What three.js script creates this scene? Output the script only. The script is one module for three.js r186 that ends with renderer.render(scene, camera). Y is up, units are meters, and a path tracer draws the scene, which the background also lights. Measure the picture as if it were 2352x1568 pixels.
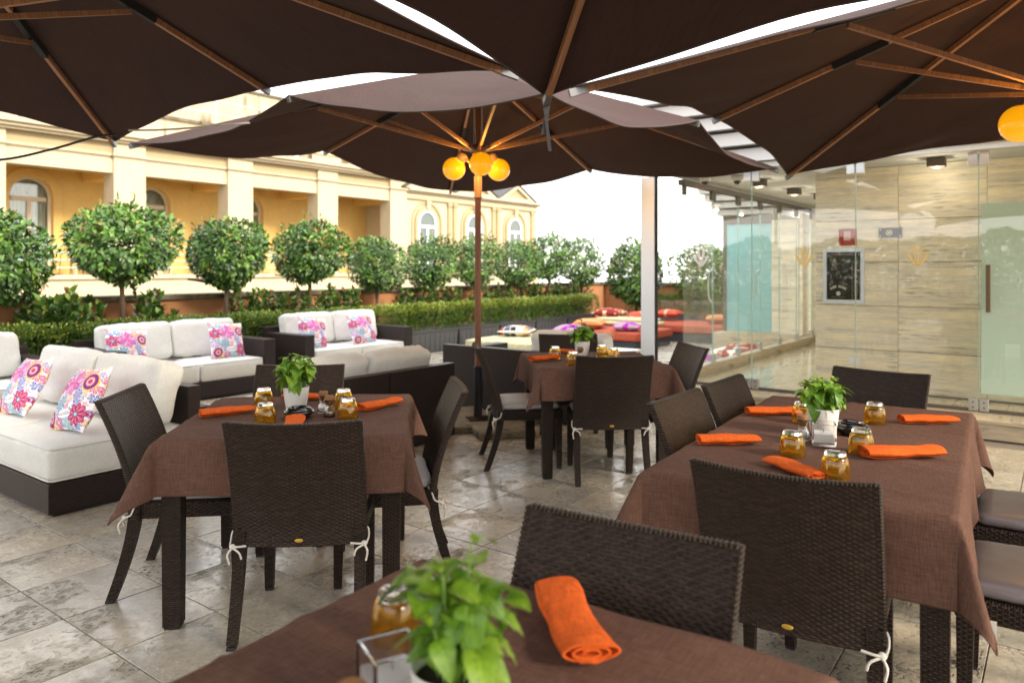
import * as THREE from 'three';
import { mergeGeometries, mergeVertices } from 'three/addons/utils/BufferGeometryUtils.js';
import { RoundedBoxGeometry } from 'three/addons/geometries/RoundedBoxGeometry.js';
import { MarchingCubes } from 'three/addons/objects/MarchingCubes.js';

// ---------- camera, sky, sun, exposure ----------
const scene = new THREE.Scene();
const camera = new THREE.PerspectiveCamera(49.51, 1024 / 682, 0.05, 600);
camera.position.set(0, 1.45, 0);
camera.setViewOffset(2352, 1568, 0, 168, 2352, 1568);   // a level camera with the lens shifted down, as in the photograph
camera.focus = 3.1;
camera.userData.fStop = 2.5;
scene.add(camera);
const renderer = new THREE.WebGLRenderer({ antialias: true });
renderer.setSize(1024, 682);
renderer.shadowMap.enabled = true;
renderer.shadowMap.type = THREE.PCFSoftShadowMap;
renderer.toneMapping = THREE.LinearToneMapping;
renderer.toneMappingExposure = 3.2;
const SUN = new THREE.Vector3(0.72, 0.50, 0.52).normalize();
{ // bright even overcast sky of early evening, a broad soft glow where the veiled sun stands
  const w = 256, h = 128, data = new Float32Array(w * h * 4), v = new THREE.Vector3();
  for (let j = 0; j < h; j++) for (let i = 0; i < w; i++) {
    const ph = (i + 0.5) / w * 2 * Math.PI - Math.PI, th = (0.5 - (j + 0.5) / h) * -Math.PI;
    v.set(Math.cos(th) * Math.cos(ph), Math.sin(th), Math.cos(th) * Math.sin(ph));
    const el = Math.max(0, v.y), g = Math.pow(Math.max(0, v.dot(SUN)), 6), k = (j * w + i) * 4;
    const up = Math.pow(el, 0.7);
    data[k] = 1.0 - 0.13 * up + 0.32 * g; data[k + 1] = 0.965 - 0.07 * up + 0.24 * g; data[k + 2] = 0.91 + 0.02 * up + 0.12 * g; data[k + 3] = 1;
  }
  const t = new THREE.DataTexture(data, w, h, THREE.RGBAFormat, THREE.FloatType);
  t.mapping = THREE.EquirectangularReflectionMapping; t.magFilter = THREE.LinearFilter; t.needsUpdate = true;
  scene.background = t; scene.environment = t;
}
const sun = new THREE.DirectionalLight(new THREE.Color(1.0, 0.87, 0.68), 1.5);
sun.position.copy(SUN).multiplyScalar(60); sun.castShadow = true; sun.shadow.radius = 26;
sun.shadow.mapSize.set(2048, 2048);
Object.assign(sun.shadow.camera, { left: -40, right: 40, top: 40, bottom: -40, near: 1, far: 160 });
sun.name = 'sun'; scene.add(sun); scene.add(sun.target);

// ---------- helpers ----------
function rand(seed) { let a = seed >>> 0; return () => { a = (a + 0x6D2B79F5) >>> 0; let t = Math.imul(a ^ (a >>> 15), 1 | a); t = (t + Math.imul(t ^ (t >>> 7), 61 | t)) ^ t; return ((t ^ (t >>> 14)) >>> 0) / 4294967296; }; }
const rnd = rand(20240611);
const rr = (a, b) => a + (b - a) * rnd();
const PI = Math.PI, D2R = PI / 180, clamp = (x, a, b) => Math.min(b, Math.max(a, x)), lerp = (a, b, t) => a + (b - a) * t;
const smooth = (a, b, x) => { const t = clamp((x - a) / (b - a), 0, 1); return t * t * (3 - 2 * t); };
function hash(x, y, s) { let h = Math.imul(x | 0, 374761393) + Math.imul(y | 0, 668265263) + Math.imul(s | 0, 974634777); h = Math.imul(h ^ (h >>> 13), 1274126177); return ((h ^ (h >>> 16)) >>> 0) / 4294967296; }
function vn(x, y, px, py, s) {
  const x0 = Math.floor(x), y0 = Math.floor(y), fx = x - x0, fy = y - y0, sx = fx * fx * (3 - 2 * fx), sy = fy * fy * (3 - 2 * fy);
  const a = ((x0 % px) + px) % px, b = (a + 1) % px, c = ((y0 % py) + py) % py, d = (c + 1) % py;
  return lerp(lerp(hash(a, c, s), hash(b, c, s), sx), lerp(hash(a, d, s), hash(b, d, s), sx), sy);
}
function fbm(u, v, bx, by, oct, s) { let a = 0.5, t = 0, n = 0; for (let i = 0; i < oct; i++) { const m = 1 << i; t += a * vn(u * bx * m, v * by * m, bx * m, by * m, s + i); n += a; a *= 0.5; } return t / n; }
function n3(x, y, z, s = 0) { const zi = Math.floor(z), f = z - zi; return lerp(vn(x, y, 4096, 4096, s + zi * 7), vn(x, y, 4096, 4096, s + (zi + 1) * 7), f * f * (3 - 2 * f)) * 2 - 1; }
function tex(size, fn, { srgb = false, rx = 1, ry = 1 } = {}) {
  const [W, H] = Array.isArray(size) ? size : [size, size], d = new Uint8Array(W * H * 4);
  for (let j = 0; j < H; j++) for (let i = 0; i < W; i++) {
    const c = fn(i / W, j / H, i, j), k = (j * W + i) * 4;
    if (typeof c === 'number') d[k] = d[k + 1] = d[k + 2] = clamp(c * 255, 0, 255); else { d[k] = clamp(c[0], 0, 255); d[k + 1] = clamp(c[1], 0, 255); d[k + 2] = clamp(c[2], 0, 255); }
    d[k + 3] = 255;
  }
  const t = new THREE.DataTexture(d, W, H, THREE.RGBAFormat);
  t.wrapS = t.wrapT = THREE.RepeatWrapping; t.magFilter = THREE.LinearFilter; t.minFilter = THREE.LinearMipmapLinearFilter; t.generateMipmaps = true;
  if (srgb) t.colorSpace = THREE.SRGBColorSpace;
  t.repeat.set(rx, ry); t.needsUpdate = true; return t;
}
const again = (t, rx, ry) => { const c = t.clone(); c.repeat.set(rx, ry); c.needsUpdate = true; return c; };
const lin = (r, g, b) => new THREE.Color().setRGB(r, g, b);
const std = (o) => new THREE.MeshStandardMaterial(o), phys = (o) => new THREE.MeshPhysicalMaterial(o);

// per-triangle box-projected uv in metres (non-indexed geometry, smooth normals kept)
function metres(g, du = 0, dv = 0) {
  if (g.index) g = g.toNonIndexed();
  if (!g.attributes.normal) g.computeVertexNormals();
  const p = g.attributes.position, uv = new Float32Array(p.count * 2), a = new THREE.Vector3(), b = new THREE.Vector3(), c = new THREE.Vector3();
  for (let i = 0; i < p.count; i += 3) {
    a.fromBufferAttribute(p, i); b.fromBufferAttribute(p, i + 1).sub(a); c.fromBufferAttribute(p, i + 2).sub(a); b.cross(c);
    const x = Math.abs(b.x), y = Math.abs(b.y), z = Math.abs(b.z), ax = y >= x && y >= z ? 1 : x >= z ? 0 : 2;
    for (let k = i; k < i + 3; k++) { uv[k * 2] = (ax === 0 ? p.getZ(k) : p.getX(k)) + du; uv[k * 2 + 1] = (ax === 1 ? p.getZ(k) : p.getY(k)) + dv; }
  }
  g.setAttribute('uv', new THREE.BufferAttribute(uv, 2)); return g;
}
const strip = (g, color) => { if (g.index) g = g.toNonIndexed(); for (const k of Object.keys(g.attributes)) if (!['position', 'normal', 'uv'].includes(k) && !(color && k === 'color')) g.deleteAttribute(k); g.morphAttributes = {}; return g; };
const join = (gs, color) => Array.isArray(gs) ? (gs.length === 1 ? gs[0] : mergeGeometries(gs.map((g) => strip(g, color)), false)) : gs;
const bx = (w, h, d, x = 0, y = 0, z = 0) => metres(new THREE.BoxGeometry(w, h, d).translate(x, y, z));
const rb = (w, h, d, r, x = 0, y = 0, z = 0, s = 2) => metres(new RoundedBoxGeometry(w, h, d, s, Math.min(r, w / 2.01, h / 2.01, d / 2.01)).translate(x, y, z));
const cyl = (r0, r1, h, x = 0, y = 0, z = 0, n = 20) => new THREE.CylinderGeometry(r1, r0, h, n).translate(x, y + h / 2, z);
const lathe = (pts, n = 28) => new THREE.LatheGeometry(pts.map(([r, y]) => new THREE.Vector2(r, y)), n);
const V = (x, y, z) => new THREE.Vector3(x, y, z);
function tube(pts, r, n = 6, seg = pts.length * 4) { return new THREE.TubeGeometry(new THREE.CatmullRomCurve3(pts.map((p) => p.isVector3 ? p : V(...p))), seg, r, n); }
// square-section bar from a to b, size w (across) x h (upright), optional taper
function bar(a, b, w, h, tw = w, th = h) {
  a = a.isVector3 ? a : V(...a); b = b.isVector3 ? b : V(...b);
  const g = new THREE.BoxGeometry(1, 1, 1), d = b.clone().sub(a), L = d.length(), z = d.normalize(), up = Math.abs(z.y) > 0.95 ? V(0, 0, 1) : V(0, 1, 0), x = up.clone().cross(z).normalize(), y = z.clone().cross(x), p = g.attributes.position;
  for (let i = 0; i < p.count; i++) p.setZ(i, p.getZ(i) * L), p.setX(i, p.getX(i) * (p.getZ(i) > 0 ? tw : w)), p.setY(i, p.getY(i) * (p.getZ(i) > 0 ? th : h));
  g.computeVertexNormals(); metres(g);
  const g2 = metres(g); g2.applyMatrix4(new THREE.Matrix4().makeBasis(x, y, z)); g2.translate((a.x + b.x) / 2, (a.y + b.y) / 2, (a.z + b.z) / 2); return g2;
}
// a bar swept along points with its own width at each
function sweep(pts, ws, hs, side = V(1, 0, 0)) {
  const n = pts.length, pos = [], idx = [], nn = 4;
  for (let i = 0; i < n; i++) {
    const t = V(...pts[Math.min(n - 1, i + 1)]).sub(V(...pts[Math.max(0, i - 1)])).normalize(), s = side.clone(), u = t.clone().cross(s).normalize();
    for (const [a, b] of [[-1, -1], [1, -1], [1, 1], [-1, 1]]) { const q = V(...pts[i]).addScaledVector(s, a * ws[i] / 2).addScaledVector(u, b * hs[i] / 2); pos.push(q.x, q.y, q.z); }
  }
  for (let i = 0; i < n - 1; i++) for (let k = 0; k < 4; k++) { const a = i * nn + k, b = i * nn + (k + 1) % 4, c = a + nn, d = b + nn; idx.push(a, c, b, b, c, d); }
  idx.push(0, 1, 2, 0, 2, 3); const e = (n - 1) * nn; idx.push(e, e + 2, e + 1, e, e + 3, e + 2);
  let g = new THREE.BufferGeometry(); g.setAttribute('position', new THREE.Float32BufferAttribute(pos, 3)); g.setIndex(idx); g = g.toNonIndexed(); g.computeVertexNormals(); return metres(g);
}
const taken = {};
const numbered = (n) => { const k = taken[n] = (taken[n] ?? -1) + 1; return k ? n + '_' + String(k).padStart(3, '0') : n; };
function obj(name, geos, mat, parent = scene, color) {
  const m = new THREE.Mesh(join(geos, color), mat); m.name = parent === scene ? numbered(name) : name; m.castShadow = m.receiveShadow = true; parent.add(m); return m;
}
function tag(o, label, category, group, kind) { if (label) o.userData.label = label; if (category) o.userData.category = category; if (group) o.userData.group = group; if (kind) o.userData.kind = kind; return o; }
function thing(name, label, category, [x, y, z] = [0, 0, 0], turn = 0, group) { const o = new THREE.Group(); o.name = numbered(name); scene.add(o); o.position.set(x, y, z); o.rotation.y = turn; return tag(o, label, category, group); }
function copy(src, label, [x, y, z], turn = 0, name) { const c = src.clone(); c.name = numbered(name || src.name.replace(/_\d{3}$/, '')); scene.add(c); c.position.set(x, y, z); c.rotation.y = turn; c.userData = { ...src.userData, label }; return c; }
// the terrace, the wing across the street and the pavilion share one square plan, turned against the camera
const SN = Math.sin(36.8 * D2R), CS = Math.cos(36.8 * D2R), PLAN = PI / 2 - 36.8 * D2R;
const W = (X, Z, y = 0) => [X * SN + Z * CS, y, -(X * CS - Z * SN)];
const C = (x, d, y = 0) => [x, y, -d];            // metres to the right of and in front of the camera's foot
const face = (fx, fd) => Math.atan2(-fx, fd);     // turn that points a thing's front (-z) along (right, ahead)
function plan(name, label, category, X, Z, y = 0, group) { const o = thing(name, label, category, W(X, Z, y), PLAN, group); o.userData.at = [X, y, Z]; return o; }
function pobj(name, geos, mat, parent, root = parent) { const [X, y, Z] = root.userData.at, m = obj(name, geos, mat, parent); m.geometry = m.geometry.clone().translate(-X, -y, -Z); return m; }
const pbx = (x0, x1, y0, y1, z0, z1) => bx(Math.abs(x1 - x0), Math.abs(y1 - y0), Math.abs(z1 - z0), (x0 + x1) / 2, (y0 + y1) / 2, (z0 + z1) / 2);
// ---------- materials ----------
const T = {};
{ // woven synthetic rattan: flat strands over and under upright stakes
  const NS = 8, NR = 16;
  const height = T.weave = (u, v) => {
    const x = u * NS, y = v * NR, j = Math.floor(y), fy = y - j, k = Math.floor(x), fx = x - k;
    const row = Math.pow(Math.max(0, Math.sin(PI * clamp(fy * 1.12 - 0.06, 0, 1))), 0.5);
    const over = 0.5 + 0.5 * Math.sin(PI * (x + j) + PI / 2 * 0);
    const strand = row * (0.16 + 0.84 * Math.pow(over, 0.9));
    const stake = Math.pow(Math.max(0, Math.cos(PI * (fx - 0.5) * 1.5)), 0.6) * 0.42;
    return Math.max(strand, stake);
  };
  T.wickerBump = tex(512, (u, v) => height(u, v));
  T.wickerCol = tex(512, (u, v) => {
    const y = v * NR, j = Math.floor(y), x = u * NS, gr = vn(u * 40, v * 220, 40, 220, 3) * 0.16, t = 0.74 + 0.32 * hash(Math.floor((x + (j % 2)) / 2), j, 5) + gr;
    return [50 * t, 38.5 * t, 32 * t];
  }, { srgb: true });
}
T.linenBump = tex(512, (u, v) => 0.5 * vn(u * 256, v * 40, 256, 40, 1) + 0.5 * vn(u * 40, v * 256, 40, 256, 2));
T.linenCol = tex(512, (u, v) => { const a = vn(u * 200, v * 14, 200, 14, 4), b = vn(u * 14, v * 200, 14, 200, 5), c = fbm(u, v, 4, 4, 4, 8), t = 0.80 + 0.17 * a + 0.17 * b + 0.10 * (c - 0.5); return [255 * t * 0.92, 255 * t * 0.92, 255 * t * 0.92]; }, { srgb: true });
{ // travertine paving: clouded grey beige with worn, pitted patches
  const mask = (u, v) => smooth(0.50, 0.60, fbm(u, v, 7, 7, 5, 11));
  const pit = (u, v) => smooth(0.55, 0.68, fbm(u + 0.012 * vn(u * 30, v * 30, 30, 30, 6), v, 84, 110, 3, 21));
  const dot = (u, v) => smooth(0.76, 0.84, vn(u * 150, v * 190, 150, 190, 31));
  T.floorCol = tex(1024, (u, v) => {
    const m = mask(u, v), p = pit(u, v), c = fbm(u, v, 3, 4, 6, 41), f = fbm(u, v, 90, 90, 3, 51), b = fbm(u, v, 14, 22, 4, 61);
    const s = smooth(0.52, 0.70, fbm(u, v, 7, 7, 5, 141)), lineV = smooth(0.955, 0.985, 1 - Math.abs(fbm(u, v, 6, 10, 4, 151) - 0.5) * 2);
    const gr = fbm(u, v, 200, 200, 2, 161);
    let t = 0.76 + 0.12 * (c - 0.5) + 0.10 * (f - 0.5) + 0.12 * (b - 0.5) + 0.10 * (gr - 0.5) - 0.04 * m - 0.085 * m * p - 0.05 * p * (1 - m) * smooth(0.5, 0.66, b) - 0.20 * dot(u, v) * (0.15 + m) - 0.03 * s - 0.03 * lineV;
    const w = fbm(u, v, 4, 4, 3, 71);
    return [250 * t * (0.97 + 0.05 * w), 240 * t, 228 * t * (1.02 - 0.07 * w)];
  }, { srgb: true });
  T.floorRough = tex(1024, (u, v) => { const m = mask(u, v), r = clamp(0.24 + 0.22 * m + 0.3 * m * pit(u, v) + 0.30 * (fbm(u, v, 8, 8, 5, 81) - 0.45) + 0.16 * (fbm(u, v, 60, 60, 2, 91) - 0.5), 0.12, 0.9); return [r * 255, r * 255, r * 255]; });
  T.floorBump = tex(1024, (u, v) => 0.85 - 0.5 * mask(u, v) * pit(u, v) - 0.4 * dot(u, v) * mask(u, v) - 0.25 * pit(u, v) * smooth(0.45, 0.65, fbm(u, v, 14, 22, 4, 61)) + 0.08 * fbm(u, v, 30, 30, 3, 99));
}
T.wallStone = tex([1024, 512], (u, v) => {
  const w = v + 0.005 * (fbm(u, v, 3, 6, 3, 5) - 0.5), a = fbm(u, w, 4, 30, 5, 3), b = fbm(u, w, 20, 130, 4, 9), c = smooth(0.62, 0.75, fbm(u, w, 9, 60, 3, 17)) * smooth(0.45, 0.65, fbm(u, v, 4, 10, 3, 23)), f = fbm(u, v, 80, 160, 2, 4);
  const t = 0.94 + 0.22 * (a - 0.5) + 0.15 * (b - 0.5) - 0.22 * c + 0.05 * (f - 0.5), br = smooth(0.52, 0.7, a);
  return [244 * t, (236 - 4 * br) * t, (217 - 13 * br) * t];
}, { srgb: true });
T.wallBump = tex([1024, 512], (u, v) => 0.8 - 0.6 * smooth(0.66, 0.76, fbm(u, v, 12, 80, 3, 17)) * smooth(0.4, 0.65, fbm(u, v, 4, 10, 3, 23)));
T.plaster = tex(512, (u, v) => { const t = 0.95 + 0.06 * (fbm(u, v, 4, 4, 5, 3) - 0.5) + 0.05 * (fbm(u, v, 60, 60, 2, 8) - 0.5); return [255 * t, 255 * t, 255 * t]; }, { srgb: true });
T.stain = tex(512, (u, v) => { const st = smooth(0.48, 0.75, fbm(u, v, 26, 3, 4, 3)) * smooth(0.35, 0.7, fbm(u, v, 5, 4, 4, 9)), g = fbm(u, v, 12, 12, 5, 5), t = 1.0 - 0.42 * st + 0.22 * (g - 0.5); return [225 * t, (215 - 8 * st) * t, (196 - 16 * st) * t]; }, { srgb: true });
T.concrete = tex(512, (u, v) => { const a = fbm(u, v, 6, 6, 5, 3), d = smooth(0.55, 0.75, fbm(u, v, 9, 9, 5, 13)), s = smooth(0.7, 0.8, vn(u * 120, v * 120, 120, 120, 7)), t = 0.72 + 0.3 * (a - 0.5) - 0.30 * d - 0.16 * s; return [226 * t, 214 * t, 190 * t]; }, { srgb: true });
T.grain = tex([256, 512], (u, v) => { const w = u + 0.03 * fbm(u, v, 2, 3, 3, 2), a = fbm(w, v, 24, 2, 3, 5), b = fbm(w, v, 90, 4, 2, 9), t = 0.78 + 0.32 * (a - 0.5) + 0.22 * (b - 0.5); return [255 * t, 240 * t, 225 * t]; }, { srgb: true });
T.canvasBump = tex(256, (u, v) => 0.5 * vn(u * 128, v * 24, 128, 24, 1) + 0.5 * vn(u * 24, v * 128, 24, 128, 2));
T.canvasCol = tex(512, (u, v) => { const t = 0.93 + 0.10 * (fbm(u, v, 3, 3, 4, 4) - 0.5) + 0.08 * (vn(u * 256, v * 30, 256, 30, 1) - 0.5) - 0.03 * smooth(0.6, 0.8, fbm(u, v, 12, 3, 4, 8)); return [255 * t, 255 * t, 255 * t]; }, { srgb: true });
T.fabricBump = tex(256, (u, v) => 0.5 + 0.25 * Math.sin(u * 2 * PI * 64) * Math.sin(v * 2 * PI * 64) + 0.25 * (vn(u * 64, v * 64, 64, 64, 5) - 0.5));
const M = {};
M.wicker = phys({ specularIntensity: 0.45, map: again(T.wickerCol, 1 / 0.12, 1 / 0.128), bumpMap: again(T.wickerBump, 1 / 0.12, 1 / 0.128), bumpScale: 0.006, roughness: 0.42 });
M.wovenBack = phys({ specularIntensity: 0.45, map: again(T.wickerCol, 1 / 0.12, 1 / 0.128), roughness: 0.42 });
M.sofaWicker = phys({ specularIntensity: 0.45, map: again(T.wickerCol, 1 / 0.076, 1 / 0.088), bumpMap: again(T.wickerBump, 1 / 0.076, 1 / 0.088), bumpScale: 0.0022, roughness: 0.34, color: lin(0.80, 0.79, 0.95) });
M.tableWicker = phys({ specularIntensity: 0.45, map: again(T.wickerCol, 1 / 0.10, 1 / 0.128), bumpMap: again(T.wickerBump, 1 / 0.10, 1 / 0.128), bumpScale: 0.004, roughness: 0.42, color: lin(0.8, 0.78, 0.78) });
M.wickerEdge = phys({ specularIntensity: 0.45, color: lin(0.040, 0.028, 0.021), roughness: 0.42 });
M.rubber = std({ color: lin(0.02, 0.02, 0.022), roughness: 0.6 });
M.cloth = phys({ specularIntensity: 0.3, color: lin(0.178, 0.094, 0.069), map: again(T.linenCol, 3.2, 3.2), bumpMap: again(T.linenBump, 5, 5), bumpScale: 0.0009, roughness: 0.92, side: THREE.DoubleSide });
M.napkin = phys({ specularIntensity: 0.3, color: lin(1.0, 0.175, 0.028), map: again(T.linenCol, 6, 6), bumpMap: again(T.linenBump, 9, 9), bumpScale: 0.0009, roughness: 0.9 });
const floorMap = (o) => std({ map: again(T.floorCol, 0.55, 0.55), roughnessMap: again(T.floorRough, 0.55, 0.55), bumpMap: again(T.floorBump, 0.55, 0.55), bumpScale: 0.004, roughness: 1, ...o });
M.tiles = [floorMap({ color: lin(0.93, 0.89, 0.83) }), floorMap({ color: lin(0.95, 0.90, 0.83) }), floorMap({ color: lin(0.90, 0.865, 0.81) })];
M.grout = std({ color: lin(0.22, 0.19, 0.16), roughness: 0.95 });
M.stoneWall = std({ color: lin(1.0, 0.985, 0.95), map: again(T.wallStone, 0.62, 1.1), bumpMap: again(T.wallBump, 0.62, 1.1), bumpScale: 0.004, roughness: 0.5 });
M.stoneFloor = std({ color: lin(0.72, 0.68, 0.60), map: again(T.wallStone, 0.4, 0.4), roughness: 0.12 });
M.stoneStep = std({ color: lin(0.66, 0.60, 0.52), map: again(T.wallStone, 0.5, 0.5), bumpMap: again(T.wallBump, 0.5, 0.5), bumpScale: 0.003, roughness: 0.5 });
M.cream = std({ color: lin(0.60, 0.505, 0.35), map: again(T.plaster, 0.25, 0.25), roughness: 0.9 });
M.creamLine = std({ color: lin(0.46, 0.36, 0.21), map: again(T.plaster, 0.5, 0.5), roughness: 0.9 });
M.ochre = std({ color: lin(0.80, 0.545, 0.185), map: again(T.plaster, 0.25, 0.25), roughness: 0.9 });
M.ochreLight = std({ color: lin(0.78, 0.52, 0.18), map: again(T.plaster, 0.25, 0.25), roughness: 0.9 });
M.terracotta = std({ color: lin(0.44, 0.20, 0.088), map: again(T.plaster, 0.4, 0.4), roughness: 0.9 });
M.cap = std({ color: lin(0.42, 0.40, 0.35), map: again(T.concrete, 0.7, 0.7), roughness: 0.85 });
M.weathered = std({ color: lin(0.68, 0.62, 0.54), map: again(T.stain, 0.22, 0.22), roughness: 0.92 });
M.concrete = std({ color: lin(0.62, 0.56, 0.48), map: again(T.concrete, 1.2, 1.2), bumpMap: again(T.concrete, 1.2, 1.2), bumpScale: 0.003, roughness: 0.9 });
M.roofDark = std({ color: lin(0.09, 0.085, 0.09), roughness: 0.8 });
M.winFrame = std({ color: lin(0.62, 0.53, 0.40), roughness: 0.6 });
M.winPane = phys({ color: lin(0.13, 0.16, 0.155), roughness: 0.12 });
M.curtain = std({ color: lin(0.34, 0.38, 0.33), roughness: 0.9 });
M.rail = std({ color: lin(0.30, 0.48, 0.44), roughness: 0.5 });
M.iron = std({ color: lin(0.02, 0.018, 0.017), roughness: 0.5 });
M.alu = std({ color: lin(0.74, 0.76, 0.80), metalness: 0.85, roughness: 0.38 });
M.steel = std({ color: lin(0.62, 0.63, 0.65), metalness: 0.95, roughness: 0.3 });
M.bracket = std({ color: lin(0.20, 0.20, 0.21), metalness: 0.6, roughness: 0.5 });
M.ceiling = std({ color: lin(0.66, 0.66, 0.62), map: again(T.plaster, 0.3, 0.3), roughness: 0.9 });
M.lamella = std({ color: lin(0.70, 0.69, 0.68), roughness: 0.6 });
M.fixture = std({ color: lin(0.12, 0.105, 0.09), roughness: 0.6 });
M.glass = phys({ color: lin(0.965, 0.992, 0.98), transmission: 1, thickness: 0, roughness: 0, ior: 1.78 });
M.glassEdge = phys({ color: lin(0.62, 0.80, 0.74), roughness: 0.15, transmission: 0.5, thickness: 0 });
M.frost = phys({ color: lin(0.80, 0.93, 0.86), transmission: 0.45, thickness: 0, roughness: 0.75 });
M.frostBlue = phys({ color: lin(0.32, 0.66, 0.68), transmission: 0.3, thickness: 0, roughness: 0.28 });
M.bronze = std({ color: lin(0.18, 0.12, 0.08), metalness: 0.6, roughness: 0.4 });
M.gold = std({ color: lin(0.86, 0.62, 0.26), metalness: 0.75, roughness: 0.32 });
M.badge = std({ color: lin(0.62, 0.38, 0.06), metalness: 0.4, roughness: 0.35 });
M.canvas = phys({ specularIntensity: 0.3, color: lin(0.062, 0.034, 0.029), map: again(T.canvasCol, 0.5, 0.5), bumpMap: again(T.canvasBump, 8, 8), bumpScale: 0.0004, roughness: 0.88, side: THREE.DoubleSide });
M.hem = std({ color: lin(0.062, 0.042, 0.040), roughness: 0.9 });
M.ribWood = std({ color: lin(0.54, 0.29, 0.16), map: again(T.grain, 6, 1.2), roughness: 0.5 });
M.poleWood = std({ color: lin(0.34, 0.135, 0.055), map: again(T.grain, 3, 1), roughness: 0.42 });
M.sleeveBlack = std({ color: lin(0.012, 0.011, 0.011), roughness: 0.7 });
M.lampArm = std({ color: lin(0.50, 0.29, 0.16), roughness: 0.45 });
M.globe = phys({ color: lin(0.85, 0.40, 0.015), emissive: lin(1.0, 0.40, 0.001), emissiveIntensity: 0.25, roughness: 0.28, clearcoat: 0.8, clearcoatRoughness: 0.08 });
M.rope = std({ color: lin(0.55, 0.48, 0.40), roughness: 0.9 });
M.strap = std({ color: lin(0.04, 0.035, 0.04), roughness: 0.8 });
M.upholstery = std({ color: lin(0.80, 0.79, 0.75), bumpMap: again(T.fabricBump, 12, 12), bumpScale: 0.0004, map: again(T.plaster, 1.4, 1.4), roughness: 0.9 });
M.seatPad = phys({ specularIntensity: 0.3, color: lin(0.46, 0.43, 0.42), bumpMap: again(T.fabricBump, 16, 16), bumpScale: 0.0003, roughness: 0.55 });
M.satin = phys({ color: lin(0.25, 0.21, 0.215), roughness: 0.38, sheen: 0.5, sheenRoughness: 0.4, sheenColor: lin(0.5, 0.45, 0.5) });
M.tie = std({ color: lin(0.74, 0.70, 0.64), roughness: 0.9 });
M.potWhite = std({ color: lin(0.80, 0.78, 0.75), roughness: 0.35 });
M.soil = std({ color: lin(0.025, 0.016, 0.011), roughness: 1 });
M.amber = phys({ color: lin(1, 0.80, 0.16), transmission: 0.97, thickness: 0.02, roughness: 0.0, ior: 1.5, attenuationColor: lin(1.0, 0.62, 0.02), attenuationDistance: 0.016 });
M.clear = phys({ color: lin(1, 1, 1), transmission: 1, thickness: 0.02, roughness: 0.0, ior: 1.5 });
M.cork = std({ color: lin(0.46, 0.25, 0.10), map: again(T.grain, 4, 4), roughness: 0.75 });
M.salt = std({ color: lin(0.82, 0.82, 0.82), roughness: 0.9 });
M.pepper = std({ color: lin(0.22, 0.15, 0.09), roughness: 0.95 });
M.black = phys({ color: lin(0.008, 0.007, 0.008), roughness: 0.12, clearcoat: 1, clearcoatRoughness: 0.03 });
M.wax = std({ color: lin(0.86, 0.85, 0.83), roughness: 0.6 });
M.planter = std({ color: lin(0.085, 0.085, 0.088), roughness: 0.75 });
M.bark = std({ color: lin(0.20, 0.15, 0.115), map: again(T.grain, 6, 2), bumpMap: again(T.grain, 6, 2), bumpScale: 0.004, roughness: 0.95 });
M.leaf = std({ vertexColors: true, roughness: 0.38, side: THREE.DoubleSide });
M.smallLeaf = std({ vertexColors: true, roughness: 0.5, side: THREE.DoubleSide });
T.veins = tex(128, (u, v) => { const s = Math.abs(u * 2 - 1), mid = Math.exp(-Math.pow(s / 0.05, 2)), side = Math.exp(-Math.pow((((v * 6 - s * 1.1) % 1 + 1) % 1 - 0.5) / 0.10, 2)) * (1 - s) * 0.6, n = fbm(u, v, 5, 5, 3, 7), t = 0.80 + 0.20 * Math.max(mid, side) + 0.22 * (n - 0.5); return [255 * t * (0.97 + 0.1 * (n - 0.5)), 255 * t, 235 * t]; }, { srgb: true });
M.basil = [phys({ map: T.veins, bumpMap: T.veins, bumpScale: -0.0012, color: lin(0.33, 0.60, 0.040), roughness: 0.45, transmission: 0.3, thickness: 0, side: THREE.DoubleSide }), phys({ map: T.veins, bumpMap: T.veins, bumpScale: -0.0012, color: lin(0.46, 0.72, 0.06), roughness: 0.42, transmission: 0.3, thickness: 0, side: THREE.DoubleSide }), phys({ map: T.veins, bumpMap: T.veins, bumpScale: -0.0012, color: lin(0.21, 0.45, 0.032), roughness: 0.45, transmission: 0.3, thickness: 0, side: THREE.DoubleSide })];
M.basilStem = std({ color: lin(0.20, 0.34, 0.07), roughness: 0.6 });
M.red = std({ color: lin(0.56, 0.105, 0.052), map: again(T.linenCol, 2, 2), bumpMap: again(T.linenBump, 4, 4), bumpScale: 0.001, roughness: 0.92 });
M.yellow = std({ color: lin(0.78, 0.70, 0.42), map: again(T.linenCol, 2, 2), roughness: 0.92 });
M.darkBase = std({ color: lin(0.035, 0.035, 0.045), roughness: 0.6 });
M.ground = std({ color: lin(0.20, 0.19, 0.17), map: again(T.concrete, 0.05, 0.05), roughness: 0.95 });
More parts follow.
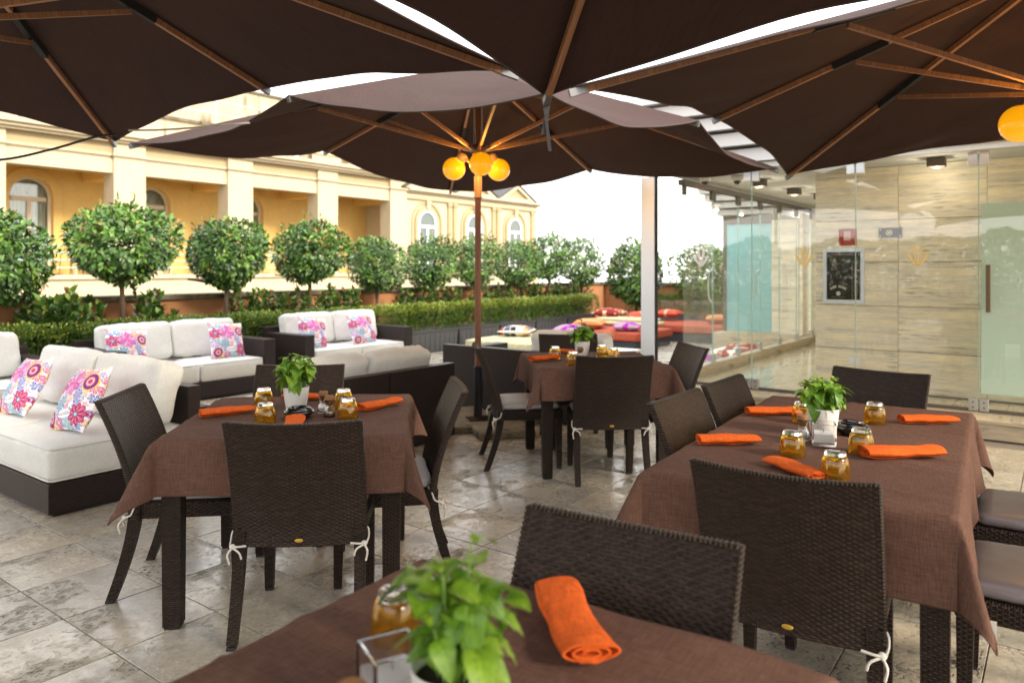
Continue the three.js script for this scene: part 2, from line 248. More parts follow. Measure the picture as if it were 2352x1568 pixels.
// ---------- setting: street far below, terrace, paving ----------
{ const g = new THREE.PlaneGeometry(900, 900).rotateX(-PI / 2); metres(g); const m = obj('ground', metres(g), M.ground); m.position.set(0, -11, -100); tag(m, 'grey street level far below the roof terrace', null, null, 'structure'); }
const TX = 0.415, TZ = 0.44, X0 = 1.753, Z0 = -3.314;
{
  const floor = thing('patio_floor', 'grey beige travertine paving of the roof terrace', null, [0, 0, 0], PLAN); floor.userData.kind = 'structure';
  obj('rear_paving', bx(10.2, 0.002, 20, -4.3, -0.0065, 2.0), M.tiles[0], floor);
  obj('mortar_bed', bx(40, 0.3, 22.2, 10, -0.158, 1.2), M.grout, floor);
  const variants = [];
  for (let i = 0; i < 14; i++) variants.push(metres(new RoundedBoxGeometry(TX - 0.005, 0.03, TZ - 0.005, 1, 0.0018), i * 0.613 + (i % 3) * 0.31, i * 0.377 + (i % 5) * 0.23));
  const spots = [];
  for (let i = -12; i < 36; i++) for (let j = -14; j < 14; j++) {
    const X = X0 + (i + 0.5) * TX, Z = Z0 + (j + 0.5) * TZ;
    if (Z < -9.75 || (X > 7.3 && Z > -3.9)) continue;
    const [x, , z] = W(X, Z), d = -z; if (d < 0.6 || d > 20) continue;
    const u = 1176 + 1700 * x / d, v = 616 + 1700 * 1.45 / d; if (u < -260 || u > 2600 || v > 1900) continue;
    const T4 = d < 1.75 && Math.abs(x) < 1.0, hid = Z < -7.5 && X < 8;
    spots.push({ X, Z, d, T4, hid, seed: hash(i, j, 3), s2: hash(i, j, 8), s3: hash(i, j, 12) });
  }
  spots.sort((a, b) => (a.hid || a.T4) - (b.hid || b.T4) || a.d - b.d);
  const far = [];
  spots.forEach((s, n) => {
    const g = variants[Math.floor(s.seed * 14)], m = M.tiles[Math.floor(s.s2 * 3)], turn = s.s3 < 0.5 ? 0 : PI;
    if (n < 300) { const t = obj('floor_tile', g, m, floor); t.position.set(s.X, -0.0145 + 0.0016 * s.s3, s.Z); t.rotation.set((s.s2 - 0.5) * 0.004, turn, (s.seed - 0.5) * 0.004); }
    else far.push(g.clone().rotateY(turn).translate(s.X, -0.0145 + 0.0016 * s.s3, s.Z));
  });
  if (far.length) obj('far_paving', far, M.tiles[0], floor).userData.kind = 'stuff';
}
{ // terracotta-coloured parapet with a grey stone capping
  const p = plan('parapet_wall', 'low terracotta plastered parapet with grey stone capping behind the trees', 'wall', 2, -9.9);
  pobj('wall', pbx(-2, 17.4, 0, 1.02, -10.1, -9.86), M.terracotta, p);
  for (let x = -2; x < 17.4; x += 1.1) pobj('capping_stone', metres(new RoundedBoxGeometry(1.092, 0.07, 0.36, 1, 0.008).translate(x + 0.55, 1.056, -9.98), x * 0.3), M.cap, p);
  const q = plan('end_parapet', 'short terracotta parapet closing the terrace beyond the red daybeds', 'wall', 17, -7);
  pobj('wall', pbx(17.3, 17.54, 0, 1.02, -9.84, -2), M.terracotta, q);
  for (let z = -9.84; z < -2.2; z += 1.1) pobj('capping_stone', metres(new RoundedBoxGeometry(0.36, 0.07, 1.092, 1, 0.008).translate(17.42, 1.056, z + 0.55), z), M.cap, q);
}
// ---------- the yellow wing across the street ----------
const archShape = (w, y0, ys, hole) => { const s = hole ? new THREE.Path() : new THREE.Shape(); s.moveTo(-w / 2, y0); s.lineTo(w / 2, y0); s.lineTo(w / 2, ys); s.absarc(0, ys, w / 2, 0, PI, false); s.lineTo(-w / 2, y0); return s; };
const ring = (w0, w1, y0, ys, depth, bevel = 0) => { const s = archShape(w0, y0, ys); s.holes.push(archShape(w1, y0 - 0.001 + (w0 === w1 ? 0 : 0.0), ys, true)); return new THREE.ExtrudeGeometry(s, { depth, bevelEnabled: bevel > 0, bevelSize: bevel, bevelThickness: bevel, bevelSegments: 2, curveSegments: 18 }); };
function frameRing(w0, t, y0, ys, depth) { // arched frame with a sill, real opening
  const s = archShape(w0, y0, ys), h = archShape(w0 - 2 * t, y0 + t, ys, true); s.holes.push(h); return new THREE.ExtrudeGeometry(s, { depth, bevelEnabled: false, curveSegments: 18 }); }
function archBand(w0, t, y0, ys, depth) { // moulding round an arch, open below
  const s = new THREE.Shape(); s.moveTo(-w0 / 2, y0); s.lineTo(-w0 / 2 + t, y0); s.lineTo(-w0 / 2 + t, ys); s.absarc(0, ys, w0 / 2 - t, PI, 0, true); s.lineTo(w0 / 2 - t, y0); s.lineTo(w0 / 2, y0); s.lineTo(w0 / 2, ys); s.absarc(0, ys, w0 / 2, 0, PI, false); s.lineTo(-w0 / 2, y0);
  return new THREE.ExtrudeGeometry(s, { depth, bevelEnabled: true, bevelSize: 0.012, bevelThickness: 0.012, bevelSegments: 1, curveSegments: 18 }); }
{
  const B = plan('arcade_building', 'long cream and ochre palace wing with a deep loggia across the street', 'building', 20, -24, -11);
  const ZF = -24, bay = 3.96, cols = [-0.78, 3.18, 7.14, 11.10, 15.06, 19.02, 22.98];
  const P = (n, g, m, par = B) => pobj(n, g, m, par, B);
  P('lower_wall', pbx(-6, 34.6, -11, 1.12, -29, ZF + 0.06), M.cream);
  P('balcony_ledge', pbx(-6, 24.1, 1.12, 1.25, -26.6, ZF + 0.16), M.cream);
  P('string_course', pbx(-6, 34.62, 0.52, 0.62, ZF + 0.06, ZF + 0.11), M.creamLine);
  // loggia back wall with arched openings
  const wins = cols.slice(0, 6).map((c) => c + 1.0 + 1.48 + 0.14);
  { const s = new THREE.Shape(); s.moveTo(-6, 1.25); s.lineTo(24, 1.25); s.lineTo(24, 4.9); s.lineTo(-6, 4.9); s.lineTo(-6, 1.25);
    for (const wx of wins) { const h = new THREE.Path(); h.moveTo(wx - 0.64, 1.27); h.lineTo(wx + 0.64, 1.27); h.lineTo(wx + 0.64, 3.76); h.absarc(wx, 3.76, 0.64, 0, PI, false); h.lineTo(wx - 0.64, 1.27); s.holes.push(h); }
    P('loggia_wall', metres(new THREE.ExtrudeGeometry(s, { depth: 0.3, bevelEnabled: false, curveSegments: 20 }).translate(0, 0, -26.9)), M.ochre); }
  for (const wx of wins) {
    P('arch_surround', metres(archBand(1.80, 0.25, 1.27, 3.76, 0.06).translate(wx, 0, -26.6)), M.ochreLight);
    const f = P('window', metres(frameRing(1.28, 0.09, 1.26, 3.76, 0.09).translate(wx, 0, -26.82)), M.winFrame);
    P('transom', [pbx(wx - 0.51, wx + 0.51, 3.62, 3.76, -26.81, -26.74), pbx(wx - 0.06, wx + 0.06, 1.36, 3.62, -26.80, -26.735)], M.winFrame, f);
    const s = archShape(1.18, 1.3, 3.76); P('pane', metres(new THREE.ExtrudeGeometry(s, { depth: 0.012, bevelEnabled: false, curveSegments: 16 }).translate(wx, 0, -26.80)), M.glass, f);
    const c = []; for (let k = 0; k < 22; k++) { const x = wx - 0.57 + k * 0.0543; c.push(cyl(0.028, 0.028, 2.75 + 0.18 * Math.sin(k), x, 1.3, -26.98 - 0.02 * (k % 2), 8)); }
    P('curtain', c, M.curtain, f);
  }
  P('loggia_back', pbx(-6, 24, 1.25, 4.9, -27.4, -27.1), M.curtain);
  P('loggia_ceiling', pbx(-6, 24.0, 4.70, 4.80, -26.6, ZF - 0.5), M.ochreLight);
  // cross beams, columns, entablature
  for (const c of cols) {
    P('column', [pbx(c, c + 1.0, 1.25, 5.40, ZF - 0.56, ZF + 0.10)], M.cream);
    P('column_moulding', [pbx(c - 0.03, c + 1.03, 4.94, 4.98, ZF - 0.4, ZF + 0.14), pbx(c - 0.06, c + 1.06, 4.98, 5.05, ZF - 0.4, ZF + 0.19)], M.cream);
    P('cross_beam', pbx(c + 0.2, c + 0.8, 4.36, 4.70, -26.6, ZF - 0.56), M.ochreLight);
  }
  for (let i = 0; i < cols.length - 1; i++) { const a = cols[i] + 1.0, b = cols[i + 1];
    P('lintel', pbx(a, b, 4.45, 4.94, ZF - 0.5, ZF), M.cream);
    P('string_moulding', [pbx(a, b, 4.94, 4.98, ZF - 0.5, ZF + 0.04), pbx(a, b, 4.98, 5.05, ZF - 0.5, ZF + 0.09)], M.cream);
    P('frieze', pbx(a, b, 5.05, 5.40, ZF - 0.5, ZF - 0.03), M.creamLine);
    if (i < 6) for (let k = 0; k < 4; k++) P('balcony_rail', cyl(0.022, 0.022, b - a, 0, 0, 0, 8).rotateZ(-PI / 2).translate(a, 1.47 + k * 0.225, ZF - 0.12), M.rail);
    for (const px of [0.33, 0.66]) P('rail_post', pbx(lerp(a, b, px) - 0.015, lerp(a, b, px) + 0.015, 1.25, 2.16, ZF - 0.17, ZF - 0.14), M.rail);
  }
  P('cornice', [pbx(-6, 24.2, 5.40, 5.48, ZF - 2, ZF + 0.22), pbx(-6, 24.25, 5.48, 5.58, ZF - 2, ZF + 0.34), pbx(-6, 24.3, 5.58, 5.70, ZF - 2, ZF + 0.46)], M.cream);
  P('attic_wall', pbx(-6, 19.2, 5.70, 6.75, -27.5, -25.6), M.weathered);
  P('attic_coping', pbx(-6, 19.35, 6.75, 6.86, -27.5, -25.48), M.cap);
  P('upper_attic', pbx(-6, 20.6, 6.86, 8.8, -29, -27.4), M.weathered); P('upper_coping', pbx(-6, 20.7, 8.8, 8.9, -29, -27.3), M.cap);
  P('low_parapet', [pbx(19.2, 24.2, 5.70, 6.12, -25.4, -24.5), pbx(19.2, 24.3, 6.12, 6.2, -25.4, -24.42)], M.weathered);
  for (let k = 0; k < 2; k++) P('roof_rail', cyl(0.025, 0.025, 25, 0, 0, 0, 6).rotateZ(-PI / 2).translate(-5, 7.3 + k * 0.5, -25.9), M.steel);
  for (let x = -4; x < 20; x += 2.2) P('rail_upright', cyl(0.025, 0.025, 1.0, x, 6.86, -25.9, 6), M.steel);
  // far part: flat wall with pilasters, moulded arched windows and pediments
  P('far_wall', pbx(24.0, 34.4, 1.12, 4.62, -29, ZF), M.cream);
  P('far_frieze', pbx(24.0, 34.45, 4.70, 4.92, -29, ZF + 0.03), M.cream);
  P('far_string', [pbx(24.0, 34.5, 4.62, 4.70, -29, ZF + 0.10)], M.creamLine);
  P('far_cornice', [pbx(24.0, 34.6, 4.92, 5.0, -29, ZF + 0.16), pbx(24.0, 34.72, 5.0, 5.10, -29, ZF + 0.30)], M.cream);
  for (const wx of [25.4, 28.85, 32.3]) {
    P('arch_surround', metres(archBand(1.62, 0.16, 1.3, 3.55, 0.07).translate(wx, 0, ZF)), M.creamLine);
    P('arch_moulding', metres(archBand(2.05, 0.10, 1.3, 3.55, 0.05).translate(wx, 0, ZF)), M.creamLine);
    P('keystone', bar([wx, 4.15, ZF + 0.06], [wx, 4.60, ZF + 0.08], 0.16, 0.14, 0.3, 0.2), M.cream);
    const f = P('window', metres(frameRing(1.28, 0.13, 1.3, 3.55, 0.06).translate(wx, 0, ZF + 0.01)), M.potWhite);
    P('transom', [pbx(wx - 0.52, wx + 0.52, 3.32, 3.46, ZF + 0.02, ZF + 0.075), pbx(wx - 0.06, wx + 0.06, 1.42, 3.32, ZF + 0.02, ZF + 0.07)], M.potWhite, f);
    P('pane', metres(new THREE.ExtrudeGeometry(archShape(1.04, 1.42, 3.55), { depth: 0.02, bevelEnabled: false, curveSegments: 16 }).translate(wx, 0, ZF + 0.005)), M.winPane, f);
    const s = new THREE.Shape(); s.moveTo(-1.62, 0); s.lineTo(1.62, 0); s.lineTo(0, 0.84); s.lineTo(-1.62, 0);
    const h = new THREE.Path(); h.moveTo(-1.06, 0.13); h.lineTo(1.06, 0.13); h.lineTo(0, 0.66); h.lineTo(-1.06, 0.13); s.holes.push(h);
    P('pediment', metres(new THREE.ExtrudeGeometry(s, { depth: 0.4, bevelEnabled: false }).translate(wx, 5.1, ZF - 0.15)), M.cream);
    P('tympanum', metres(new THREE.ExtrudeGeometry(new THREE.Shape([new THREE.Vector2(-1.2, 0.08), new THREE.Vector2(1.2, 0.08), new THREE.Vector2(0, 0.72)]), { depth: 0.3, bevelEnabled: false }).translate(wx, 5.1, ZF - 0.2)), M.creamLine);
    for (const sd of [-1, 1]) P('pediment_roof', bar([wx + sd * 1.78, 5.115, ZF - 0.6], [wx, 6.02, ZF - 0.6], 1.8, 0.06), M.roofDark);
  }
  for (const px of [26.95, 27.35, 30.4, 30.8, 33.9]) P('pilaster', [pbx(px - 0.12, px + 0.12, 1.12, 4.62, ZF, ZF + 0.09), pbx(px - 0.16, px + 0.16, 4.45, 4.60, ZF, ZF + 0.13)], M.creamLine);
  P('roof_block', pbx(28, 33.4, 5.1, 6.1, -29, -25.6), M.weathered);
  P('chimney', [pbx(32.9, 34.2, 5.1, 6.15, -27.5, -26), pbx(32.7, 34.5, 6.15, 6.35, -27.7, -25.8)], M.weathered);
}
{ // wrought-iron chairs on the loggia
  const mk = () => { const g = thing('iron_chair', '', 'chair');
    obj('seat', [0, 1, 2, 3, 4, 5, 6].map((k) => bx(0.46, 0.015, 0.04, 0, 0.44, -0.2 + k * 0.065)), M.iron, g);
    for (const [x, z] of [[-1, -1], [1, -1], [-1, 1], [1, 1]]) obj('leg', tube([[x * 0.22, 0.44, z * 0.2], [x * 0.23, 0.2, z * 0.21], [x * 0.25, 0, z * 0.24]], 0.013, 6), M.iron, g);
    obj('backrest', [tube([[-0.23, 0.44, 0.21], [-0.24, 0.8, 0.25], [-0.16, 0.94, 0.27], [0, 0.97, 0.28], [0.16, 0.94, 0.27], [0.24, 0.8, 0.25], [0.23, 0.44, 0.21]], 0.013), tube([[-0.2, 0.5, 0.22], [-0.02, 0.7, 0.25], [-0.18, 0.88, 0.27]], 0.009), tube([[0.2, 0.5, 0.22], [0.02, 0.7, 0.25], [0.18, 0.88, 0.27]], 0.009)], M.iron, g);
    for (const s of [-1, 1]) obj('armrest', tube([[s * 0.24, 0.66, 0.24], [s * 0.26, 0.68, 0], [s * 0.25, 0.64, -0.16], [s * 0.23, 0.44, -0.18]], 0.012), M.iron, g);
    return g; };
  const a = mk(); a.position.set(...W(10.55, -25.6, 1.25)); a.rotation.y = PLAN + 0.5; tag(a, 'black wrought iron chair on the loggia beside the leftmost arched window', 'chair', 'iron chairs on the loggia');
  copy(a, 'black wrought iron chair on the loggia beside the second arched window', W(13.4, -25.6, 1.25), PLAN - 0.6);
  copy(a, 'black wrought iron chair on the loggia beside the third arched window', W(17.2, -25.6, 1.25), PLAN + 0.9);
}
// ---------- glass pavilion on the right ----------
const GX = 7.80, FL = 0.17;      // glass line, indoor floor level
{
  const G = plan('glass_pavilion', 'frameless glass pavilion with travertine wall and stepped white roof edge', 'building', 8, -1);
  const P = (n, g, m, par = G) => pobj(n, g, m, par, G);
  P('plinth', pbx(7.46, 14.4, 0.0, 0.135, -3.66, 3.4), M.stoneStep);
  for (let z = -3.72; z < 3; z += 1.18) { P('step_riser', metres(new RoundedBoxGeometry(0.05, 0.128, 1.174, 1, 0.003).translate(7.44, 0.068, z + 0.59), z * 0.7), M.stoneStep); P('step_tread', metres(new RoundedBoxGeometry(0.47, 0.034, 1.174, 2, 0.008).translate(7.625, 0.152, z + 0.59), z * 0.3, 2), M.stoneStep); }
  for (let x = 7.87, i = 0; x < 13.3; x += 0.6, i++) for (let z = -3.42, j = 0; z < 2.6; z += 0.6, j++) { if (z > -2.3 && x > 8.46) continue; P('indoor_tile', metres(new RoundedBoxGeometry(Math.min(0.597, 13.3 - x), 0.03, 0.597, 1, 0.0015).translate(x + 0.3, 0.1545 + 0.0006 * hash(i, j, 2), z + 0.3), i * 1.3 + j * 0.7, j), M.stoneFloor); }
  // travertine slabs on the front wall
  const rows = [0.172, 0.60, 1.06, 1.515, 1.95, 2.50], zs = [-2.18, -1.37, -0.6, 0.25, 1.1, 2.0, 3.2];
  P('wall_core', pbx(8.46, 8.75, 0.17, 2.5, -2.16, 3.2), M.stoneStep);
  for (let r = 0; r < 5; r++) for (let k = 0; k < 6; k++) P('stone_slab', metres(new RoundedBoxGeometry(0.03, rows[r + 1] - rows[r] - 0.006, zs[k + 1] - zs[k] - 0.003, 1, 0.0025).translate(8.445 + 0.001 * hash(r, k, 9), (rows[r] + rows[r + 1]) / 2, (zs[k] + zs[k + 1]) / 2), r * 3.1 + k * 1.7, r * 2.3 + k), M.stoneWall);
  P('wall_return', pbx(8.76, 13.3, 0.17, 2.5, -2.16, -1.9), M.stoneWall);
  P('back_wall', pbx(13.32, 13.6, 0.17, 2.5, -3.5, -1.9), M.stoneWall);
  P('skirting', pbx(8.41, 8.427, 0.172, 0.186, -2.18, 3.2), M.fixture);
  // ceiling and stepped roof edge
  P('ceiling', pbx(7.7, 14.3, 2.50, 2.56, -3.62, 3.4), M.ceiling);
  P('roof_deck', pbx(7.3, 14.3, 3.22, 3.30, -3.95, 3.5), M.lamella);
  for (let k = 0; k < 4; k++) { const o = 0.09 * k; P('roof_lamella', [pbx(7.66 - o, 7.80 - o, 2.565 + k * 0.165, 2.70 + k * 0.165, -3.68 - o, 3.5), pbx(7.80 - o, 14.3, 2.565 + k * 0.165, 2.70 + k * 0.165, -3.68 - o, -3.56 - o)], M.lamella); }
  P('roof_core', pbx(7.82, 14.2, 2.56, 3.22, -3.52, 3.4), M.ceiling);
  P('corner_post', metres(new RoundedBoxGeometry(0.06, 2.5, 0.17, 2, 0.006).translate(7.77, 1.25, -3.845)), M.alu);
  P('corner_gasket', pbx(7.76, 7.80, 0.17, 2.5, -3.757, -3.742), M.rubber);
  // front panes with patch fittings
  const js = [-3.73, -2.66, -1.64, -0.62, 0.40, 1.42, 2.44];
  for (let k = 0; k < 6; k++) {
    const a = js[k] + 0.004, b = js[k + 1] - 0.004, pane = P('glass_pane', metres(new THREE.PlaneGeometry(b - a, 2.44 - FL).rotateY(-PI / 2).translate(GX, (2.50 + FL) / 2, (a + b) / 2)), M.glass);
    P('bottom_rail', pbx(GX - 0.02, GX + 0.02, FL + 0.003, FL + 0.028, js[k], js[k + 1] - 0.01), M.fixture, pane);
    if (k === 3 || k === 4) P('frosted_film', pbx(GX + 0.012, GX + 0.018, 0.33, 2.03, a + 0.015, b - 0.015), M.frost, pane);
    if (k === 3) P('door_handle', metres(new RoundedBoxGeometry(0.03, 0.42, 0.035, 2, 0.006).translate(GX - 0.05, 1.27, -0.545)), M.bronze, pane);
  }
  for (let k = 1; k < 7; k++) {
    const z = js[k];
    P('glass_seal', pbx(GX - 0.008, GX + 0.008, FL + 0.03, 2.47, z - 0.0035, z + 0.0035), M.glassEdge);
    for (const s of [-1, 1]) { const h = P('patch_fitting', metres(new RoundedBoxGeometry(0.05, 0.12, 0.075, 2, 0.006).translate(GX, 2.43, z + s * 0.044)), M.alu); }
    for (const s of [-1, 1]) { const h = P('floor_hinge', metres(new RoundedBoxGeometry(0.055, 0.11, 0.07, 2, 0.005).translate(GX, 0.232, z + s * 0.042)), M.steel); for (const q of [0.21, 0.255]) P('screw', cyl(0.007, 0.007, 0.004, 0, 0, 0, 10).rotateZ(PI / 2).translate(GX - 0.028, q, z + s * 0.042), M.rubber, h); }
  }
  // fan emblems fixed to the panes
  for (const [z, mt] of [[-3.22, M.alu], [-2.12, M.gold], [-1.10, M.gold]]) { const e = []; for (const [a, l] of [[-0.62, 0.145], [-0.19, 0.185], [0.19, 0.185], [0.62, 0.145]]) { e.push(bar([GX - 0.012, 1.47, z + a * 0.016], [GX - 0.012, 1.47 + l * Math.cos(a), z + Math.sin(a) * l], 0.008, 0.012, 0.008, 0.030)); } P('fan_emblem', e, mt); }
  // side panes on a stone kerb, seen through the front
  P('kerb', pbx(7.9, 13.3, FL, 0.29, -3.56, -3.44), M.stoneStep);
  P('head_rail', pbx(7.9, 13.3, 2.40, 2.46, -3.54, -3.46), M.fixture);
  for (let k = 0; k < 6; k++) {
    const a = 7.95 + k * 0.89, b = a + 0.88, pane = P('side_pane', metres(new THREE.PlaneGeometry(b - a, 2.09).translate((a + b) / 2, 1.345, -3.5)), M.glass);
    for (const x of [a + 0.03, b - 0.03]) { P('clamp', metres(new RoundedBoxGeometry(0.055, 0.11, 0.04, 1, 0.004).translate(x, 2.345, -3.5)), M.fixture, pane); P('clamp', metres(new RoundedBoxGeometry(0.055, 0.09, 0.04, 1, 0.004).translate(x, 0.345, -3.5)), M.steel, pane); }
    P('pane_edge', pbx(b - 0.001, b + 0.007, 0.30, 2.39, -3.508, -3.492), M.glassEdge, pane);
    if (k === 1 || k === 3) P('pull_handle', tube([[a + 0.12, 1.02, -3.55], [a + 0.12, 1.05, -3.59], [a + 0.12, 1.4, -3.59], [a + 0.12, 1.43, -3.55]], 0.011), M.steel, pane);
  }
}
const lampLit = std({ color: lin(0.9, 0.7, 0.4), emissive: lin(1, 0.62, 0.22), emissiveIntensity: 0.5, roughness: 0.5 });
{ // square ceiling lights, cameras, wall fittings
  const spots = [[8.05, -0.98, 'nearest the frosted door'], [8.75, -2.9, 'beside the security camera'], [10.0, -2.85, 'second along the glass corridor'], [10.9, -2.75, 'third along the glass corridor'], [12.1, -2.7, 'at the far end of the corridor']];
  spots.forEach(([X, Z, w], i) => {
    const l = plan('ceiling_light', 'small square bronze ceiling light ' + w, 'ceiling light', X, Z, 2.50, 'square lights on the pavilion ceiling');
    obj('housing', metres(new RoundedBoxGeometry(0.15, 0.085, 0.15, 2, 0.006).translate(0, -0.045, 0)), M.fixture, l);
    obj('lens', bx(0.10, 0.006, 0.05, 0, -0.091, 0), lampLit, l);
    const p = new THREE.PointLight(lin(1, 0.86, 0.66), 0.1, 0, 2); p.position.set(0, -0.16, 0); p.castShadow = true; l.add(p); p.name = 'light';
  });
  [[8.1, -3.3, 'left'], [8.25, -2.98, 'right']].forEach(([X, Z, w]) => { const c = plan('security_camera', `white dome security camera on the pavilion ceiling, the ${w} one of two`, 'security camera', X, Z, 2.5, 'dome cameras'); obj('mount', lathe([[0, 0], [0.062, 0], [0.065, -0.03], [0.058, -0.055], [0.045, -0.06], [0, -0.06]], 20), M.potWhite, c); obj('dome', new THREE.SphereGeometry(0.042, 18, 10, 0, 2 * PI, PI / 2, PI / 2).translate(0, -0.06, 0), M.black, c); });
  // framed menu board
  const cv = document.createElement('canvas'); cv.width = 384; cv.height = 560; const x = cv.getContext('2d');
  x.fillStyle = '#1c100c'; x.fillRect(0, 0, 384, 560);
  const r2 = rand(5); for (let i = 0; i < 90; i++) { x.fillStyle = ['#3a2419', '#2a1810', '#4a2c1c', '#1a2414', '#542a20'][Math.floor(r2() * 5)]; x.globalAlpha = 0.10; x.beginPath(); x.ellipse(40 + r2() * 200, 80 + r2() * 260, 10 + r2() * 50, 10 + r2() * 60, r2() * 3, 0, 7); x.fill(); } x.globalAlpha = 1;
  x.fillStyle = '#d8cfc6'; x.font = '11px sans-serif'; x.textAlign = 'center';
  for (let k = 0; k < 2; k++) for (let q = 0; q < 26; q++) x.fillRect(90 + k * 6 + q * 8, 16 + k * 16, 5, 4);
  x.save(); x.translate(132, 530); x.font = 'bold 40px sans-serif'; const s = 'FIRE GLASS'; [...s].forEach((ch, i) => { const a = (i - 4.5) * 0.155; x.save(); x.rotate(a); x.fillText(ch, 0, -112); x.restore(); }); x.restore();
  x.beginPath(); x.arc(132, 488, 24, 0, 7); x.fill(); x.fillStyle = '#3a2a22'; x.font = 'bold 20px sans-serif'; x.fillText('FG', 132, 495); x.fillStyle = '#9a8f86'; x.fillRect(52, 528, 70, 5); x.fillRect(130, 528, 78, 5);
  x.strokeStyle = '#b5aaa0'; x.lineWidth = 3; x.strokeRect(288, 110, 84, 440);
  x.fillStyle = '#b9b0a6'; for (let k = 0; k < 34; k++) { if (k === 15 || k === 16) continue; const w = 24 + r2() * 40; for (let q = 0; q < w; q += 7) x.fillRect(330 - w / 2 + q, 124 + k * 12.3, 4 + r2() * 3, k % 6 === 0 ? 7 : 4); }
  const mt = new THREE.CanvasTexture(cv); mt.colorSpace = THREE.SRGBColorSpace;
  const poster = phys({ map: mt, roughness: 0.12, clearcoat: 0.6, clearcoatRoughness: 0.04 });
  const m = plan('menu_board', 'dark framed menu poster with a silver border on the travertine wall', 'poster', 8.43, -1.89, 1.10);
  const fr = []; for (const sd of [-1, 1]) { fr.push(bx(0.025, 0.58, 0.036, -0.0125, 0.27, sd * 0.187)); fr.push(bx(0.0249, 0.036, 0.338, -0.0125, 0.27 + sd * 0.272, 0)); }
  obj('frame', fr, M.alu, m); const pg = new THREE.PlaneGeometry(0.338, 0.508); pg.rotateY(-PI / 2); obj('print', pg.translate(-0.008, 0.27, 0), poster, m); obj('backing', bx(0.006, 0.52, 0.36, -0.003, 0.27, 0), M.fixture, m);
  // red notice
  const cr = document.createElement('canvas'); cr.width = cr.height = 160; const y = cr.getContext('2d'); y.fillStyle = '#a32118'; y.fillRect(0, 0, 160, 160); y.fillStyle = '#e9dcd4'; y.fillRect(46, 20, 62, 92); y.fillStyle = '#a32118'; for (let k = 0; k < 7; k++) y.fillRect(53 + k * 8, 20, 3, 92);
  const ct = new THREE.CanvasTexture(cr); ct.colorSpace = THREE.SRGBColorSpace;
  const rs = plan('red_notice', 'square red wall sign with a white striped panel above the menu poster', 'sign', 8.43, -1.85, 1.78);
  obj('plate', bx(0.006, 0.176, 0.176, -0.003, 0, 0), std({ color: lin(0.36, 0.02, 0.014), roughness: 0.5 }), rs); obj('print', new THREE.PlaneGeometry(0.17, 0.17).rotateY(-PI / 2).translate(-0.0075, 0, 0), std({ map: ct, roughness: 0.5 }), rs);
  // black call box
  const cb = plan('call_box', 'black metal wall plate with a round push button', 'call box', 8.43, -1.44, 1.815);
  obj('plate', metres(new RoundedBoxGeometry(0.018, 0.10, 0.215, 2, 0.003).translate(-0.009, 0, 0)), M.rubber, cb);
  obj('bezel', new THREE.TorusGeometry(0.026, 0.006, 10, 24).rotateY(PI / 2).translate(-0.02, 0, -0.01), M.steel, cb); obj('button', new THREE.SphereGeometry(0.015, 16, 8).scale(0.5, 1, 1).translate(-0.02, 0, -0.01), M.gold, cb);
  for (const [yy, zz] of [[-0.034, -0.092], [-0.034, 0.092], [0.034, -0.092], [0.034, 0.092]]) obj('screw', new THREE.SphereGeometry(0.008, 10, 6).scale(0.5, 1, 1).translate(-0.018, yy, zz), M.steel, cb);
  const sk = plan('wall_switch', 'white double switch plate low on the travertine wall', 'switch', 8.43, -1.78, 0.48);
  obj('plate', metres(new RoundedBoxGeometry(0.01, 0.085, 0.12, 2, 0.003).translate(-0.005, 0, 0)), M.potWhite, sk); for (const z of [-0.025, 0.025]) obj('rocker', metres(new RoundedBoxGeometry(0.008, 0.05, 0.04, 1, 0.002).translate(-0.012, 0, z)), M.salt, sk);
  // outdoor shower set at the corridor's end
  const sh = plan('wall_shower', 'chrome shower column with hand spray and looped hose at the corridor end', 'shower', 13.3, -3.0, 0.6);
  obj('column', metres(new RoundedBoxGeometry(0.05, 1.0, 0.09, 2, 0.01).translate(-0.04, 0.5, 0)), M.steel, sh); obj('valve', bx(0.06, 0.05, 0.3, -0.05, 0.55, 0), M.steel, sh); obj('hose', tube([[-0.08, 0.56, 0.05], [-0.1, 0.2, 0.1], [-0.1, -0.2, 0.16], [-0.1, -0.28, 0.02], [-0.1, -0.1, -0.08], [-0.09, 0.5, -0.1]], 0.011), M.steel, sh); obj('hand_spray', tube([[-0.09, 0.5, -0.1], [-0.1, 0.75, -0.1], [-0.13, 0.86, -0.1]], 0.018), M.steel, sh);
}
{ // spa annex beyond the corridor
  const A = plan('spa_annex', 'small travertine annex with blue frosted door and stepped roof, behind the glass', 'building', 13.8, -4.4);
  const P = (n, g, m, par = A) => pobj(n, g, m, par, A);
  P('plinth', pbx(12.9, 15.5, 0, 0.3, -5.1, -3.62), M.stoneStep);
  for (let r = 0; r < 5; r++) P('stone_slab', metres(new RoundedBoxGeometry(0.2, 0.394, 0.46, 1, 0.004).translate(13.3, 0.5 + r * 0.4, -3.92), r * 1.7, r), M.stoneWall);
  P('side_wall', pbx(13.2, 15.5, 0.3, 2.4, -3.68, -3.62), M.stoneWall); P('rear_wall', pbx(15.3, 15.5, 0.3, 2.4, -5.1, -3.7), M.stoneWall);
  P('frosted_door', pbx(13.28, 13.30, 0.32, 2.25, -5.0, -4.16), M.frostBlue); P('door_frame', [pbx(13.26, 13.32, 0.3, 2.4, -5.06, -5.0), pbx(13.26, 13.32, 2.25, 2.4, -5.0, -4.16)], M.fixture);
  for (let k = 0; k < 5; k++) P('roof_lamella', pbx(13.2 - 0.1 * k, 15.5, 2.42 + k * 0.13, 2.52 + k * 0.13, -5.15 - 0.08 * k, -4.12), M.lamella);
}
